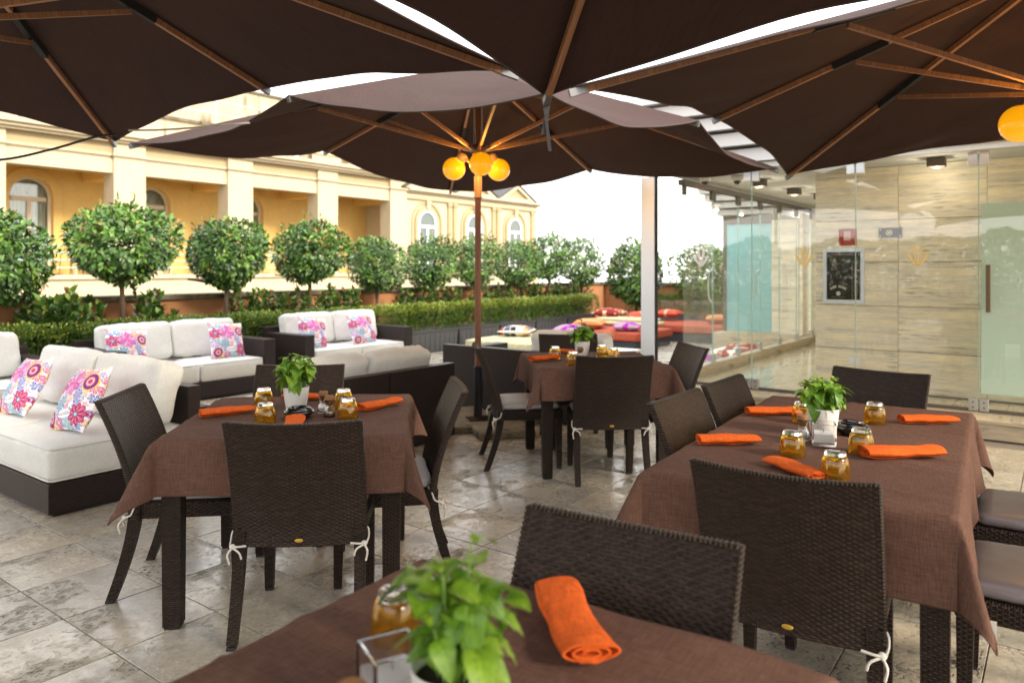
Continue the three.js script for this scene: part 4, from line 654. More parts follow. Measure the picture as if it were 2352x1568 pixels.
function makeChair(pad) {
  const t = thing('wicker_chair', '', 'chair', [0, 0, 0], 0, 'dark wicker dining chairs');
  const bow = (x) => 0.026 * (1 - Math.pow(x / 0.26, 2)), y0 = 0.36, y1 = 0.872, hw = 0.255;
  const f = (sd) => (u, v) => { const x = (u * 2 - 1) * hw, y = lerp(y0, y1, v) - 0.010 * (1 - Math.pow(x / hw, 2)) * v; const rel = 0.0052 * (T.weave((((x / 0.12) % 1) + 1) % 1, (((y / 0.128) % 1) + 1) % 1) - 0.6); return [sd * x, y, zback(y) + bow(x) + sd * (0.0145 + rel), sd * x, y]; };
  const cap = (pts) => { const a = []; for (const [x, y] of pts) a.push([x, y]); return a; };
  const bk = [metres2(gridGeo(140, 190, f(1))), metres2(gridGeo(140, 190, f(-1)))];
  const edge = []; for (let k = 0; k <= 30; k++) edge.push([-hw, lerp(y0, y1, k / 30)]); for (let k = 1; k <= 30; k++) edge.push([lerp(-hw, hw, k / 30), y1]); for (let k = 1; k <= 30; k++) edge.push([hw, lerp(y1, y0, k / 30)]); for (let k = 1; k < 30; k++) edge.push([lerp(hw, -hw, k / 30), y0]);
  const P3 = ([x, y], s) => { const yy = y - 0.010 * (1 - Math.pow(x / hw, 2)) * (y - y0) / (y1 - y0); return V(x, yy, zback(yy) + bow(x) + s * 0.015); };
  { const pos = [], uv = [], idx = []; edge.concat([edge[0]]).forEach((e, i) => { for (const s of [-1, 1]) { const q = P3(e, s); pos.push(q.x, q.y, q.z); uv.push(s * 0.015, i * 0.0172); } if (i) { const o = i * 2; idx.push(o - 2, o - 1, o, o - 1, o + 1, o); } }); const g = new THREE.BufferGeometry(); g.setAttribute('position', new THREE.Float32BufferAttribute(pos, 3)); g.setAttribute('uv', new THREE.Float32BufferAttribute(uv, 2)); g.setIndex(idx); g.computeVertexNormals(); bk.push(g.toNonIndexed()); }
  const back = obj('backrest', bk, M.wovenBack, t);
  // plaited edge: short strands wrapped over the rim
  const path = new THREE.CatmullRomCurve3(edge.slice(0, 91).map((e) => P3(e, 0)), false, 'catmullrom', 0.1), L = path.getLength(), nb = Math.round(L / 0.0115), beads = [], bead = new THREE.SphereGeometry(1, 7, 5);
  for (let k = 0; k < nb; k++) { const q = path.getPointAt((k + 0.5) / nb), tg = path.getTangentAt((k + 0.5) / nb), n = V(0, 0, 1), b = n.clone().cross(tg).normalize(), m = new THREE.Matrix4().makeBasis(tg.clone().multiplyScalar(0.0068).addScaledVector(n, 0.003), b.clone().multiplyScalar(0.0075), n.clone().multiplyScalar(0.0185)).setPosition(q); beads.push(bead.clone().applyMatrix4(m)); }
  const rim = obj('plaited_edge', beads, M.wickerEdge, back); rim.userData.kind = 'stuff';
  obj('badge', new THREE.SphereGeometry(1, 16, 8).scale(0.017, 0.008, 0.003).translate(0, 0.385, zback(0.385) + bow(0) + 0.017), M.badge, back);
  obj('seat', [rb(0.49, 0.072, 0.47, 0.014, 0, 0.392, -0.215, 2)], M.wicker, t);
  for (const s of [-1, 1]) {
    const pts = [], ws = [], hs = []; for (let k = 0; k <= 8; k++) { const y = lerp(0.43, 0.012, k / 8); pts.push([s * lerp(0.232, 0.238, k / 8), y, zback(y) + 0.002]); ws.push(lerp(0.046, 0.036, k / 8)); hs.push(lerp(0.05, 0.036, k / 8)); }
    const rl = obj('leg', sweep(pts, ws, hs), M.wicker, t); obj('foot_cap', rb(0.034, 0.014, 0.034, 0.003, s * 0.238, 0.007, zback(0) + 0.002), M.rubber, rl);
    const fl = obj('leg', sweep([[s * 0.22, 0.37, -0.42], [s * 0.222, 0.2, -0.421], [s * 0.224, 0.012, -0.424]], [0.048, 0.043, 0.036], [0.048, 0.043, 0.036]), M.wicker, t); obj('foot_cap', rb(0.034, 0.014, 0.034, 0.003, s * 0.224, 0.007, -0.424), M.rubber, fl);
  }
  const cu = obj('seat_cushion', puff(0.45, 0.045, 0.43, 0.02, 0.016, pad === M.satin ? 5 : 2, 0.003, [16, 4, 16]).translate(0, 0.428, -0.215), pad, t);
  obj('care_label', bx(0.045, 0.018, 0.004, 0.12, 0.446, -0.436), M.tie, cu);
  for (const s of [-1, 1]) { // ribbon tied round the rear leg
    const x = s * 0.245, z = zback(0.37) + 0.02, w = [0.013, 0.013, 0.013, 0.012, 0.011], h = [0.003, 0.003, 0.003, 0.003, 0.003];
    const rib = (pts) => metres(tube(pts, 0.0042, 5, 14));
    obj('cushion_tie', [rib([[s * 0.205, 0.44, -0.02], [s * 0.262, 0.415, 0.0], [x + s * 0.022, 0.385, z - 0.01], [x + s * 0.018, 0.372, z + 0.02]]), rib([[s * 0.20, 0.372, z + 0.028], [x, 0.37, z + 0.03], [x + s * 0.02, 0.37, z + 0.015]]), metres(new THREE.SphereGeometry(0.013, 8, 6).scale(1, 0.9, 0.8).translate(x + s * 0.008, 0.368, z + 0.022)), rib([[x + s * 0.008, 0.366, z + 0.025], [x + s * 0.022, 0.345, z + 0.04], [x + s * 0.016, 0.305, z + 0.035]]), rib([[x + s * 0.008, 0.366, z + 0.025], [x - s * 0.022, 0.35, z + 0.04], [x - s * 0.03, 0.325, z + 0.036]])], M.tie, cu);
  }
  return t;
}
function metres2(g) { return g.toNonIndexed(); }
const chairA = makeChair(M.seatPad), chairB = makeChair(M.satin);
let usedA = false, usedB = false;
// placed by the middle of the top of its backrest and the way it faces (right, ahead)
function chair(x, d, fx, fd, label, satin) {
  const n = Math.hypot(fx, fd); fx /= n; fd /= n; const px = x + fx * 0.165, pd = d + fd * 0.165, src = satin ? chairB : chairA;
  if (satin ? !usedB : !usedA) { src.position.set(px, 0, -pd); src.rotation.y = face(fx, fd); src.userData.label = label; if (satin) usedB = true; else usedA = true; return; }
  copy(src, label, [px, 0, -pd], face(fx, fd), 'wicker_chair');
}
chair(-0.825, 2.775, -0.08, 0.997, 'dark wicker chair in front of the left table, back to the viewer');
chair(-1.83, 3.44, 0.992, 0.12, 'dark wicker chair at the left side of the left table, by the white sofa');
chair(-0.255, 3.69, -0.98, -0.19, 'dark wicker chair at the right side of the left table, seen edge on');
chair(-1.265, 4.44, 0.06, -0.998, 'dark wicker chair behind the left table and its basil');
chair(0.68, 4.87, -0.05, 0.998, 'dark wicker chair in front of the middle table, back to the viewer');
chair(-0.27, 5.52, 0.993, 0.12, 'dark wicker chair left of the middle table, next to the parasol pole');
chair(1.37, 5.55, -0.985, -0.17, 'dark wicker chair right of the middle table, by the metal post');
chair(0.49, 6.52, 0.1, -0.995, 'dark wicker chair behind the middle table and its basil');
chair(0.755, 2.095, 0.525, 0.852, 'dark wicker chair at the near end of the long right table');
chair(0.73, 3.36, 0.80, -0.6, 'dark wicker chair on the left side of the long table, the nearer one');
chair(1.08, 3.83, 0.80, -0.6, 'dark wicker chair on the left side of the long table, the farther one');
chair(2.09, 4.19, -0.72, -0.70, 'dark wicker chair at the far end of the long table before the glass');
chair(2.03, 2.17, -0.82, 0.57, 'dark wicker chair with taupe satin cushion, nearer on the right of the long table', true);
chair(2.47, 2.80, -0.83, 0.56, 'dark wicker chair with taupe satin cushion, farther on the right of the long table', true);
chair(0.267, 1.68, -0.53, -0.85, 'nearest dark wicker chair, at the front table beside the orange napkin');
// ---------- tables and cloths ----------
const TOP = 0.768;
function cloth(w, d, drop, seed) {
  const xs = (h) => { const a = []; for (let k = 0; k <= 12; k++) a.push(-h - drop * (1 - k / 12)); const n = Math.round(h * 2 / 0.018); for (let k = 1; k < n; k++) a.push(-h + 2 * h * k / n); for (let k = 0; k <= 12; k++) a.push(h + drop * k / 12); return a; };
  const U = xs(w / 2), Q = xs(d / 2), pos = [], uv = [], idx = [], rho = 0.012, fall = (o) => o - rho * (1 - Math.exp(-o / rho)), out = (o) => rho * (1 - Math.exp(-o / rho));
  for (const q of Q) for (const p of U) {
    const ox = Math.max(0, Math.abs(p) - w / 2), oz = Math.max(0, Math.abs(q) - d / 2), sx = Math.sign(p), sz = Math.sign(q); let x = clamp(p, -w / 2, w / 2), z = clamp(q, -d / 2, d / 2), y = 0;
    if (ox > 0 && oz > 0) { const r = Math.hypot(ox, oz), f = Math.atan2(oz, ox), s2 = Math.sin(2 * f), H = out(r) + r * (0.05 + 0.34 * s2 * s2 * (1 + 0.35 * n3(seed * 3 + sx * 2, sz * 3, seed))), g = f + 0.16 * Math.sin(4 * f) * n3(sx * 5 + seed, sz * 5, 2); x += sx * Math.cos(g) * H; z += sz * Math.sin(g) * H; y = -fall(r * (1 - 0.10 * s2 * s2)); }
    else if (ox > 0 || oz > 0) { const o = ox + oz, e = ox > 0 ? z : x, k = o / drop, wv = 0.020 * Math.sin(e * 8.5 + seed * 2 + sx * 1.3 + sz * 2.1) + 0.02 * n3(e * 4 + seed, sx * 3 + sz * 7, seed), H = out(o) + o * 0.055 + k * wv; if (ox > 0) x += sx * H; else z += sz * H; y = -fall(o) - 0.004 * k * n3(e * 6, seed, 4); }
    else { y = 0.0012 * n3(p * 7 + seed, q * 7, 1) + 0.0045 * Math.exp(-Math.pow((p + 0.06 * w) / 0.012, 2)) + 0.0045 * Math.exp(-Math.pow((q - 0.1 * d) / 0.012, 2)) + 0.003 * Math.exp(-Math.pow((q + 0.22 * d) / 0.012, 2)) + 0.008 * Math.pow(Math.max(0, n3(p * 3 + q * 4 + seed, q * 14 - p * 5, 9)), 2); }
    pos.push(x, y, z); uv.push(p, q);
  }
  const nu = U.length; for (let j = 0; j < Q.length - 1; j++) for (let i = 0; i < nu - 1; i++) { const o = j * nu + i; idx.push(o, o + nu, o + 1, o + 1, o + nu, o + nu + 1); }
  const g = new THREE.BufferGeometry(); g.setAttribute('position', new THREE.Float32BufferAttribute(pos, 3)); g.setAttribute('uv', new THREE.Float32BufferAttribute(uv, 2)); g.setIndex(idx); g.computeVertexNormals();
  // stitched hem: a narrow doubled strip along the border
  const B = []; for (let i = 0; i < nu; i++) B.push(i); for (let j = 1; j < Q.length; j++) B.push(j * nu + nu - 1); for (let i = nu - 2; i >= 0; i--) B.push((Q.length - 1) * nu + i); for (let j = Q.length - 2; j >= 0; j--) B.push(j * nu);
  const hem = new THREE.TubeGeometry(new THREE.CatmullRomCurve3(B.map((k) => V(pos[k * 3], pos[k * 3 + 1], pos[k * 3 + 2])), false, 'catmullrom', 0.2), B.length * 2, 0.0022, 4);
  return [g, hem];
}
function table(name, label, clothLabel, x, d, ax, ad, w, dep, drop, seed) { // (ax, ad): direction of the table's right edge
  const n = Math.hypot(ax, ad), turn = Math.atan2(ad / n, ax / n), t = thing('wicker_table', label, 'table', C(x, d), turn, 'wicker dining tables');
  obj('table_top', rb(w - 0.01, 0.03, dep - 0.01, 0.004, 0, TOP - 0.019, 0), M.wickerEdge, t);
  obj('apron', [bx(w - 0.1, 0.06, 0.02, 0, TOP - 0.066, dep / 2 - 0.05), bx(w - 0.1, 0.06, 0.02, 0, TOP - 0.066, -dep / 2 + 0.05), bx(0.02, 0.06, dep - 0.12, w / 2 - 0.05, TOP - 0.066, 0), bx(0.02, 0.06, dep - 0.12, -w / 2 + 0.05, TOP - 0.066, 0)], M.tableWicker, t);
  for (const sx of [-1, 1]) for (const sz of [-1, 1]) { const X = sx * (w / 2 - 0.055), Z = sz * (dep / 2 - 0.055), l = obj('leg', sweep([[X, TOP - 0.036, Z], [X, 0.4, Z], [X, 0.012, Z]], [0.075, 0.073, 0.068], [0.075, 0.073, 0.068]), M.tableWicker, t); obj('foot_cap', rb(0.06, 0.014, 0.06, 0.003, X, 0.007, Z), M.rubber, l); }
  const [g, h] = cloth(w, dep, drop, seed), c = thing('tablecloth', clothLabel, 'tablecloth', C(x, d, TOP - 0.002), turn, 'brown linen tablecloths'); obj('fabric', g, M.cloth, c); obj('hem', h, M.cloth, c);
  return { c, turn };
}
table('wicker_table', 'square wicker table on the left, under a brown cloth', 'brown linen cloth on the left table', -0.99, 3.48, 0.99, 0.12, 0.98, 0.98, 0.235, 1);
table('wicker_table', 'square wicker table in the middle beside the parasol pole', 'brown linen cloth on the middle table', 0.60, 5.58, 0.993, 0.115, 0.93, 0.96, 0.225, 2);
const t3 = table('wicker_table', 'long wicker table on the right set for six', 'long brown linen cloth on the right table', 1.31, 3.0, 0.84, -0.545, 0.91, 1.75, 0.25, 3);
table('wicker_table', 'square wicker table in the foreground, cut by the bottom edge', 'brown linen cloth on the front table, cut by the bottom edge', -0.09, 1.12, 0.83, -0.56, 0.90, 0.90, 0.22, 4);
obj('fabric_label', bx(0.03, 0.06, 0.002, 0, 0, 0), M.tie, t3.c).position.set(0.455 + 0.075, -0.275, 0.875 + 0.03);
// ---------- things on the tables ----------
const item = (name, label, cat, x, d, turn = 0, group) => thing(name, label, cat, C(x, d, TOP + 0.001), turn, group);
function napkinGeo(len, a, b, seed, bend = 0) {
  const pts = [], turns = 2.7, th = 0.0026, n = 70; for (let k = 0; k <= n; k++) { const q = k / n, an = q * turns * 2 * PI + 0.6, s = 0.22 + 0.78 * q; pts.push([a * s * Math.cos(an), b * (0.12 + 0.88 * s) * Math.sin(an)]); }
  const L = pts.map(([x, y], i) => { const [x0, y0] = pts[Math.max(0, i - 1)], [x1, y1] = pts[Math.min(n, i + 1)], l = Math.hypot(x1 - x0, y1 - y0) || 1; return [-(y1 - y0) / l, (x1 - x0) / l]; });
  const s = new THREE.Shape(); pts.forEach(([x, y], i) => s[i ? 'lineTo' : 'moveTo'](x + L[i][0] * th / 2, y + L[i][1] * th / 2)); for (let i = n; i >= 0; i--) s.lineTo(pts[i][0] - L[i][0] * th / 2, pts[i][1] - L[i][1] * th / 2);
  let g = new THREE.ExtrudeGeometry(s, { depth: len, steps: 10, bevelEnabled: false }); g.deleteAttribute('normal'); g.deleteAttribute('uv'); g = mergeVertices(g, 1e-5);
  const p = g.attributes.position; let low = 9; for (let i = 0; i < p.count; i++) { let x = p.getX(i), y = p.getY(i), z = p.getZ(i) - len / 2; const q = z / len; x *= 1 + 0.10 * n3(q * 3 + seed, 1, 2) + 0.12 * q * q * 4 * 0.5; y *= 1 - 0.22 * Math.pow(Math.abs(q) * 2, 3) * (q > 0 ? 1 : 0.2) + 0.16 * n3(q * 4 + seed, 5, 2); x += bend * (q * q - 0.08) + 0.004 * n3(q * 5, seed, 1); y += 0.0026 * n3(x * 60 + seed, z * 34, y * 60) + b + 0.008 * Math.max(0, q) * Math.max(0, q) * (seed % 3); p.setXYZ(i, z, y, x); low = Math.min(low, y); }
  g.translate(0, -low, 0); g = metres(g); g.computeVertexNormals(); const c = mergeVertices(strip(g), 1e-4); return g;
}
const napGeo = [napkinGeo(0.235, 0.042, 0.016, 1, 0.01), napkinGeo(0.24, 0.044, 0.0165, 2, -0.02), napkinGeo(0.23, 0.045, 0.0145, 5, 0.025)];
function napkin(label, x, d, ax, ad, v, s = 1) { const m = obj('napkin', napGeo[v], M.napkin); m.position.set(x, TOP + 0.001, -d); m.rotation.y = Math.atan2(ad, ax); m.scale.setScalar(s); tag(m, label, 'napkin', 'rolled orange napkins'); }
napkin('rolled orange napkin at the left edge of the left table', -1.325, 3.44, 0.21, 0.13, 0);
napkin('rolled orange napkin at the right edge of the left table', -0.645, 3.62, 0.17, 0.21, 1);
napkin('orange napkin behind the basil pot on the left table', -1.08, 3.86, 0.9, -0.25, 2);
napkin('orange napkin mostly hidden by the front chair of the left table', -0.93, 3.16, -0.16, 0.98, 1);
napkin('rolled orange napkin at the left edge of the middle table', 0.24, 5.48, 0.75, 0.6, 1);
napkin('orange napkin behind the glasses on the middle table', 0.46, 5.93, 0.7, -0.6, 2);
napkin('rolled orange napkin at the far left of the long table', 1.215, 3.44, 1, 0.02, 1);
napkin('rolled orange napkin at the near left of the long table', 0.84, 2.87, 1, 0.04, 0);
napkin('rolled orange napkin at the far right of the long table', 1.83, 3.25, 1, -0.04, 0);
napkin('large rolled orange napkin at the near right of the long table', 1.405, 2.66, 1, 0.02, 1, 1.15);
napkin('orange napkin behind the near end chair of the long table', 0.945, 2.47, 0.30, -0.95, 2);
napkin('orange napkin on the front table, nearest the viewer', 0.105, 1.395, 0.14, -0.99, 1, 1.18);
{ // amber tumblers standing upside down
  const mk = () => { const t = thing('amber_tumbler', '', 'glass', [0, 0, 0], 0, 'upside down amber tumblers'); t.scale.set(1.05, 0.88, 1.05);
    obj('bowl', lathe([[0.0398, 0.0], [0.0424, 0.0], [0.0432, 0.018], [0.0428, 0.035], [0.0408, 0.055], [0.0372, 0.073], [0.0335, 0.084], [0.030, 0.0872], [0.0001, 0.0872], [0.0001, 0.0842], [0.026, 0.0835], [0.0308, 0.078], [0.0348, 0.068], [0.0382, 0.052], [0.0402, 0.034], [0.0405, 0.018], [0.0398, 0.0]], 40), M.amber, t);
    obj('foot', lathe([[0.0001, 0.0876], [0.030, 0.0876], [0.0325, 0.090], [0.0310, 0.098], [0.0285, 0.1025], [0.0255, 0.1035], [0.022, 0.1010], [0.0001, 0.0995]], 36), M.clear, t); return t; };
  const a = mk(); let first = true; const put = (x, d, label) => { if (first) { a.position.set(...C(x, d, TOP + 0.0012)); a.userData.label = label; first = false; } else copy(a, label, C(x, d, TOP + 0.0012), rnd() * 6); };
  put(-1.225, 3.65, 'amber tumbler on the left table, rear left of the pot'); put(-1.085, 3.25, 'amber tumbler on the left table, front left beside the ashtray'); put(-0.825, 3.62, 'amber tumbler on the left table, rear right'); put(-0.745, 3.36, 'amber tumbler on the left table touching the right napkin');
  put(0.325, 5.60, 'amber tumbler on the middle table, next to the left napkin'); put(0.43, 5.24, 'amber tumbler on the middle table, beside the front chair back'); put(0.695, 5.72, 'amber tumbler on the middle table, right of the basil'); put(0.755, 5.50, 'amber tumbler on the middle table, peeping over the chair back');
  put(1.02, 2.69, 'amber tumbler on the long table, left of the square votive'); put(1.285, 3.27, 'amber tumbler on the long table, hidden behind the basil'); put(1.60, 3.26, 'amber tumbler on the long table, far right alone'); put(1.29, 2.73, 'amber tumbler on the long table, right of the square votive'); put(1.045, 2.39, 'amber tumbler on the long table, nearest the end chair');
  put(-0.215, 1.36, 'amber tumbler on the front table, half hidden by basil');
}
{ // jars with stoppers
  const jar = (label, x, d, fill) => { const t = item('spice_jar', label, 'shaker', x, d, 0, 'salt and pepper jars');
    obj('jar', lathe([[0.0001, 0], [0.024, 0], [0.0265, 0.004], [0.0268, 0.02], [0.0245, 0.034], [0.0165, 0.05], [0.0158, 0.056], [0.0215, 0.076], [0.0252, 0.08], [0.0240, 0.082], [0.0195, 0.0775], [0.0138, 0.057], [0.0145, 0.05], [0.0222, 0.034], [0.0246, 0.02], [0.0242, 0.005], [0.0001, 0.0035]], 32), M.clear, t);
    obj('contents', lathe([[0.0001, 0.0042], [0.0236, 0.0056], [0.024, 0.02], [0.0219, 0.033], [0.019, 0.038], [0.0001, 0.039]], 26), fill, t);
    obj('stopper', lathe([[0.0001, 0.058], [0.0125, 0.058], [0.0185, 0.0785], [0.0212, 0.084], [0.0208, 0.098], [0.019, 0.1], [0.0085, 0.1], [0.008, 0.097], [0.0001, 0.097]], 28), M.cork, t); };
  jar('glass salt jar with wooden stopper on the left table, the rear one', -0.893, 3.50, M.salt); jar('glass pepper jar with wooden stopper on the left table, the front one', -0.835, 3.38, M.pepper);
  jar('glass jar with wooden stopper on the middle table', 0.505, 5.46, M.salt); jar('glass salt jar with wooden stopper on the long table', 1.155, 2.94, M.salt); jar('blurred glass jar at the bottom edge on the front table', -0.225, 1.035, M.pepper);
}
{ // black ashtrays
  const ash = (label, x, d) => { const t = item('ashtray', label, 'ashtray', x, d, 0.4, 'black ashtrays');
    obj('bowl', lathe([[0.0001, 0], [0.042, 0], [0.05, 0.006], [0.066, 0.026], [0.067, 0.034], [0.064, 0.037], [0.060, 0.033], [0.0001, 0.030]], 40), M.black, t);
    const pos = lathe([[0.0001, 0.040], [0.030, 0.040], [0.034, 0.050], [0.040, 0.053], [0.052, 0.050], [0.060, 0.043], [0.062, 0.036], [0.0001, 0.034]].reverse(), 48), p = pos.attributes.position; for (let i = 0; i < p.count; i++) { const an = Math.atan2(p.getZ(i), p.getX(i)); if (p.getY(i) > 0.045) p.setY(i, p.getY(i) - 0.007 * Math.pow(Math.max(0, Math.cos(an * 1.5)), 14)); } pos.computeVertexNormals(); obj('lid', pos, M.black, t); };
  ash('glossy black ashtray in front of the basil on the left table', -0.968, 3.36); ash('glossy black ashtray beside the basil on the long table', 1.395, 3.04);
}
{ // square glass votives
  const vot = (label, x, d, turn) => { const t = item('votive', label, 'candle holder', x, d, turn, 'square glass votives'), s = 0.043, k = 0.038, h = 0.082, w = [];
    const sh = new THREE.Shape([new THREE.Vector2(-s, -s), new THREE.Vector2(s, -s), new THREE.Vector2(s, s), new THREE.Vector2(-s, s)]), hole = new THREE.Path([new THREE.Vector2(-k, -k), new THREE.Vector2(-k, k), new THREE.Vector2(k, k), new THREE.Vector2(k, -k)]); sh.holes.push(hole);
    obj('glass', [metres(new THREE.ExtrudeGeometry(sh, { depth: h - 0.010, bevelEnabled: true, bevelSize: 0.001, bevelThickness: 0.001, bevelSegments: 1 }).rotateX(-PI / 2).translate(0, 0.0115, 0)), rb(2 * s, 0.010, 2 * s, 0.002, 0, 0.0052, 0)], M.clear, t);
    obj('candle', rb(2 * k - 0.004, 0.036, 2 * k - 0.004, 0.004, 0, 0.031, 0), M.wax, t); obj('wick', cyl(0.001, 0.001, 0.012, 0, 0.049, 0, 5), M.iron, t); };
  vot('square glass votive with white candle in front of the basil on the long table', 1.205, 2.86, -0.35); vot('square glass votive with white candle at the bottom edge of the picture', -0.19, 1.17, 0.5);
}
const leafGeo = [0, 1, 2, 3].map((v) => { const L = [0.060, 0.052, 0.044, 0.054][v], Wd = [0.0235, 0.0215, 0.018, 0.020][v]; return gridGeo(6, 8, (u, t) => { const s = u * 2 - 1, wd = Wd * Math.pow(Math.sin(PI * Math.pow(clamp(t, 0.002, 0.998), 0.82)), 0.75), x = s * wd, cup = 0.30 * Math.abs(s) * wd * (1.4 - t) + 0.0022 * Math.sin(t * 24) * Math.abs(s) * (v % 2 ? 1 : 0.5), y = L * (0.16 + 0.84 * t), droop = -[0.35, 0.55, 0.25, 0.8][v] * L * t * t + 0.06 * L * Math.sin(t * PI); return [x, droop + cup + 0.003 * (1 - s * s) * 0 - 0.0012 * Math.exp(-s * s * 40), y, u, t]; }); });
function basil(label, x, d, y, n, size, seed, h = 1) {
  const r = rand(seed), t = thing('basil_plant', label, 'potted plant', C(x, d, y), r() * 6, 'basil in white pots');
  const pot = obj('pot', lathe([[0.0001, 0], [0.046, 0], [0.0475, 0.003], [0.0485, 0.012], [0.0475, 0.0135], [0.0495, 0.015], [0.0505, 0.024], [0.0495, 0.0255], [0.0512, 0.027], [0.0522, 0.036], [0.0515, 0.0375], [0.0535, 0.039], [0.0622, 0.109], [0.0615, 0.111], [0.0590, 0.110], [0.0565, 0.09], [0.0001, 0.088]], 48), M.potWhite, t);
  const sp = new THREE.CircleGeometry(0.0563, 28, 0).rotateX(-PI / 2).translate(0, 0.0905, 0); obj('soil', metres(sp), M.soil, t);
  const S = 13;
  for (let k = 0; k < S; k++) {
    const a = k * 2.399 + r(), q = Math.sqrt((k + 0.5) / S), top = V(Math.cos(a) * 0.078 * q * size, 0.09 + (0.135 - 0.06 * q * q) * h * size * (0.85 + 0.35 * r()), Math.sin(a) * 0.078 * q * size), b = V(Math.cos(a) * 0.032 * q, 0.088, Math.sin(a) * 0.032 * q), c = new THREE.CatmullRomCurve3([b, b.clone().lerp(top, 0.5).add(V(0, 0.012, 0)), top]);
    obj('stem', new THREE.TubeGeometry(c, 6, 0.0018, 5), M.basilStem, t);
    const per = Math.ceil(n / S);
    for (let j = 0; j < per; j++) { const f = 0.28 + 0.72 * Math.pow((j + 0.6) / per, 0.8), p = c.getPoint(Math.min(1, f)), an = a + j * 2.1 + (r() - 0.5) * 1.2, isTop = f > 0.9, sc = size * (isTop ? 0.72 : 1.0) * (0.75 + 0.5 * r());
      const m = obj('leaf', leafGeo[Math.floor(r() * 4)], M.basil[isTop ? 1 : Math.floor(r() * 3)], t); m.position.copy(p); m.scale.setScalar(sc); m.rotation.order = 'YXZ'; m.rotation.set(-(isTop ? 0.6 : 0.05) + (r() - 0.5) * 0.8 + (f < 0.5 ? 0.35 : 0), an, (r() - 0.5) * 0.6); }
  }
}
basil('bushy basil in a ribbed white pot on the left table', -1.045, 3.58, TOP + 0.001, 120, 1.15, 201);
basil('bushy basil in a white pot on the middle table', 0.55, 5.80, TOP + 0.001, 104, 1.15, 202);
basil('bushy basil in a white pot on the long table', 1.275, 3.03, TOP + 0.001, 120, 1.05, 203);
basil('blurred basil in a white pot at the bottom edge, nearest the viewer', -0.085, 1.07, TOP + 0.001, 104, 1.0, 204, 1.28);
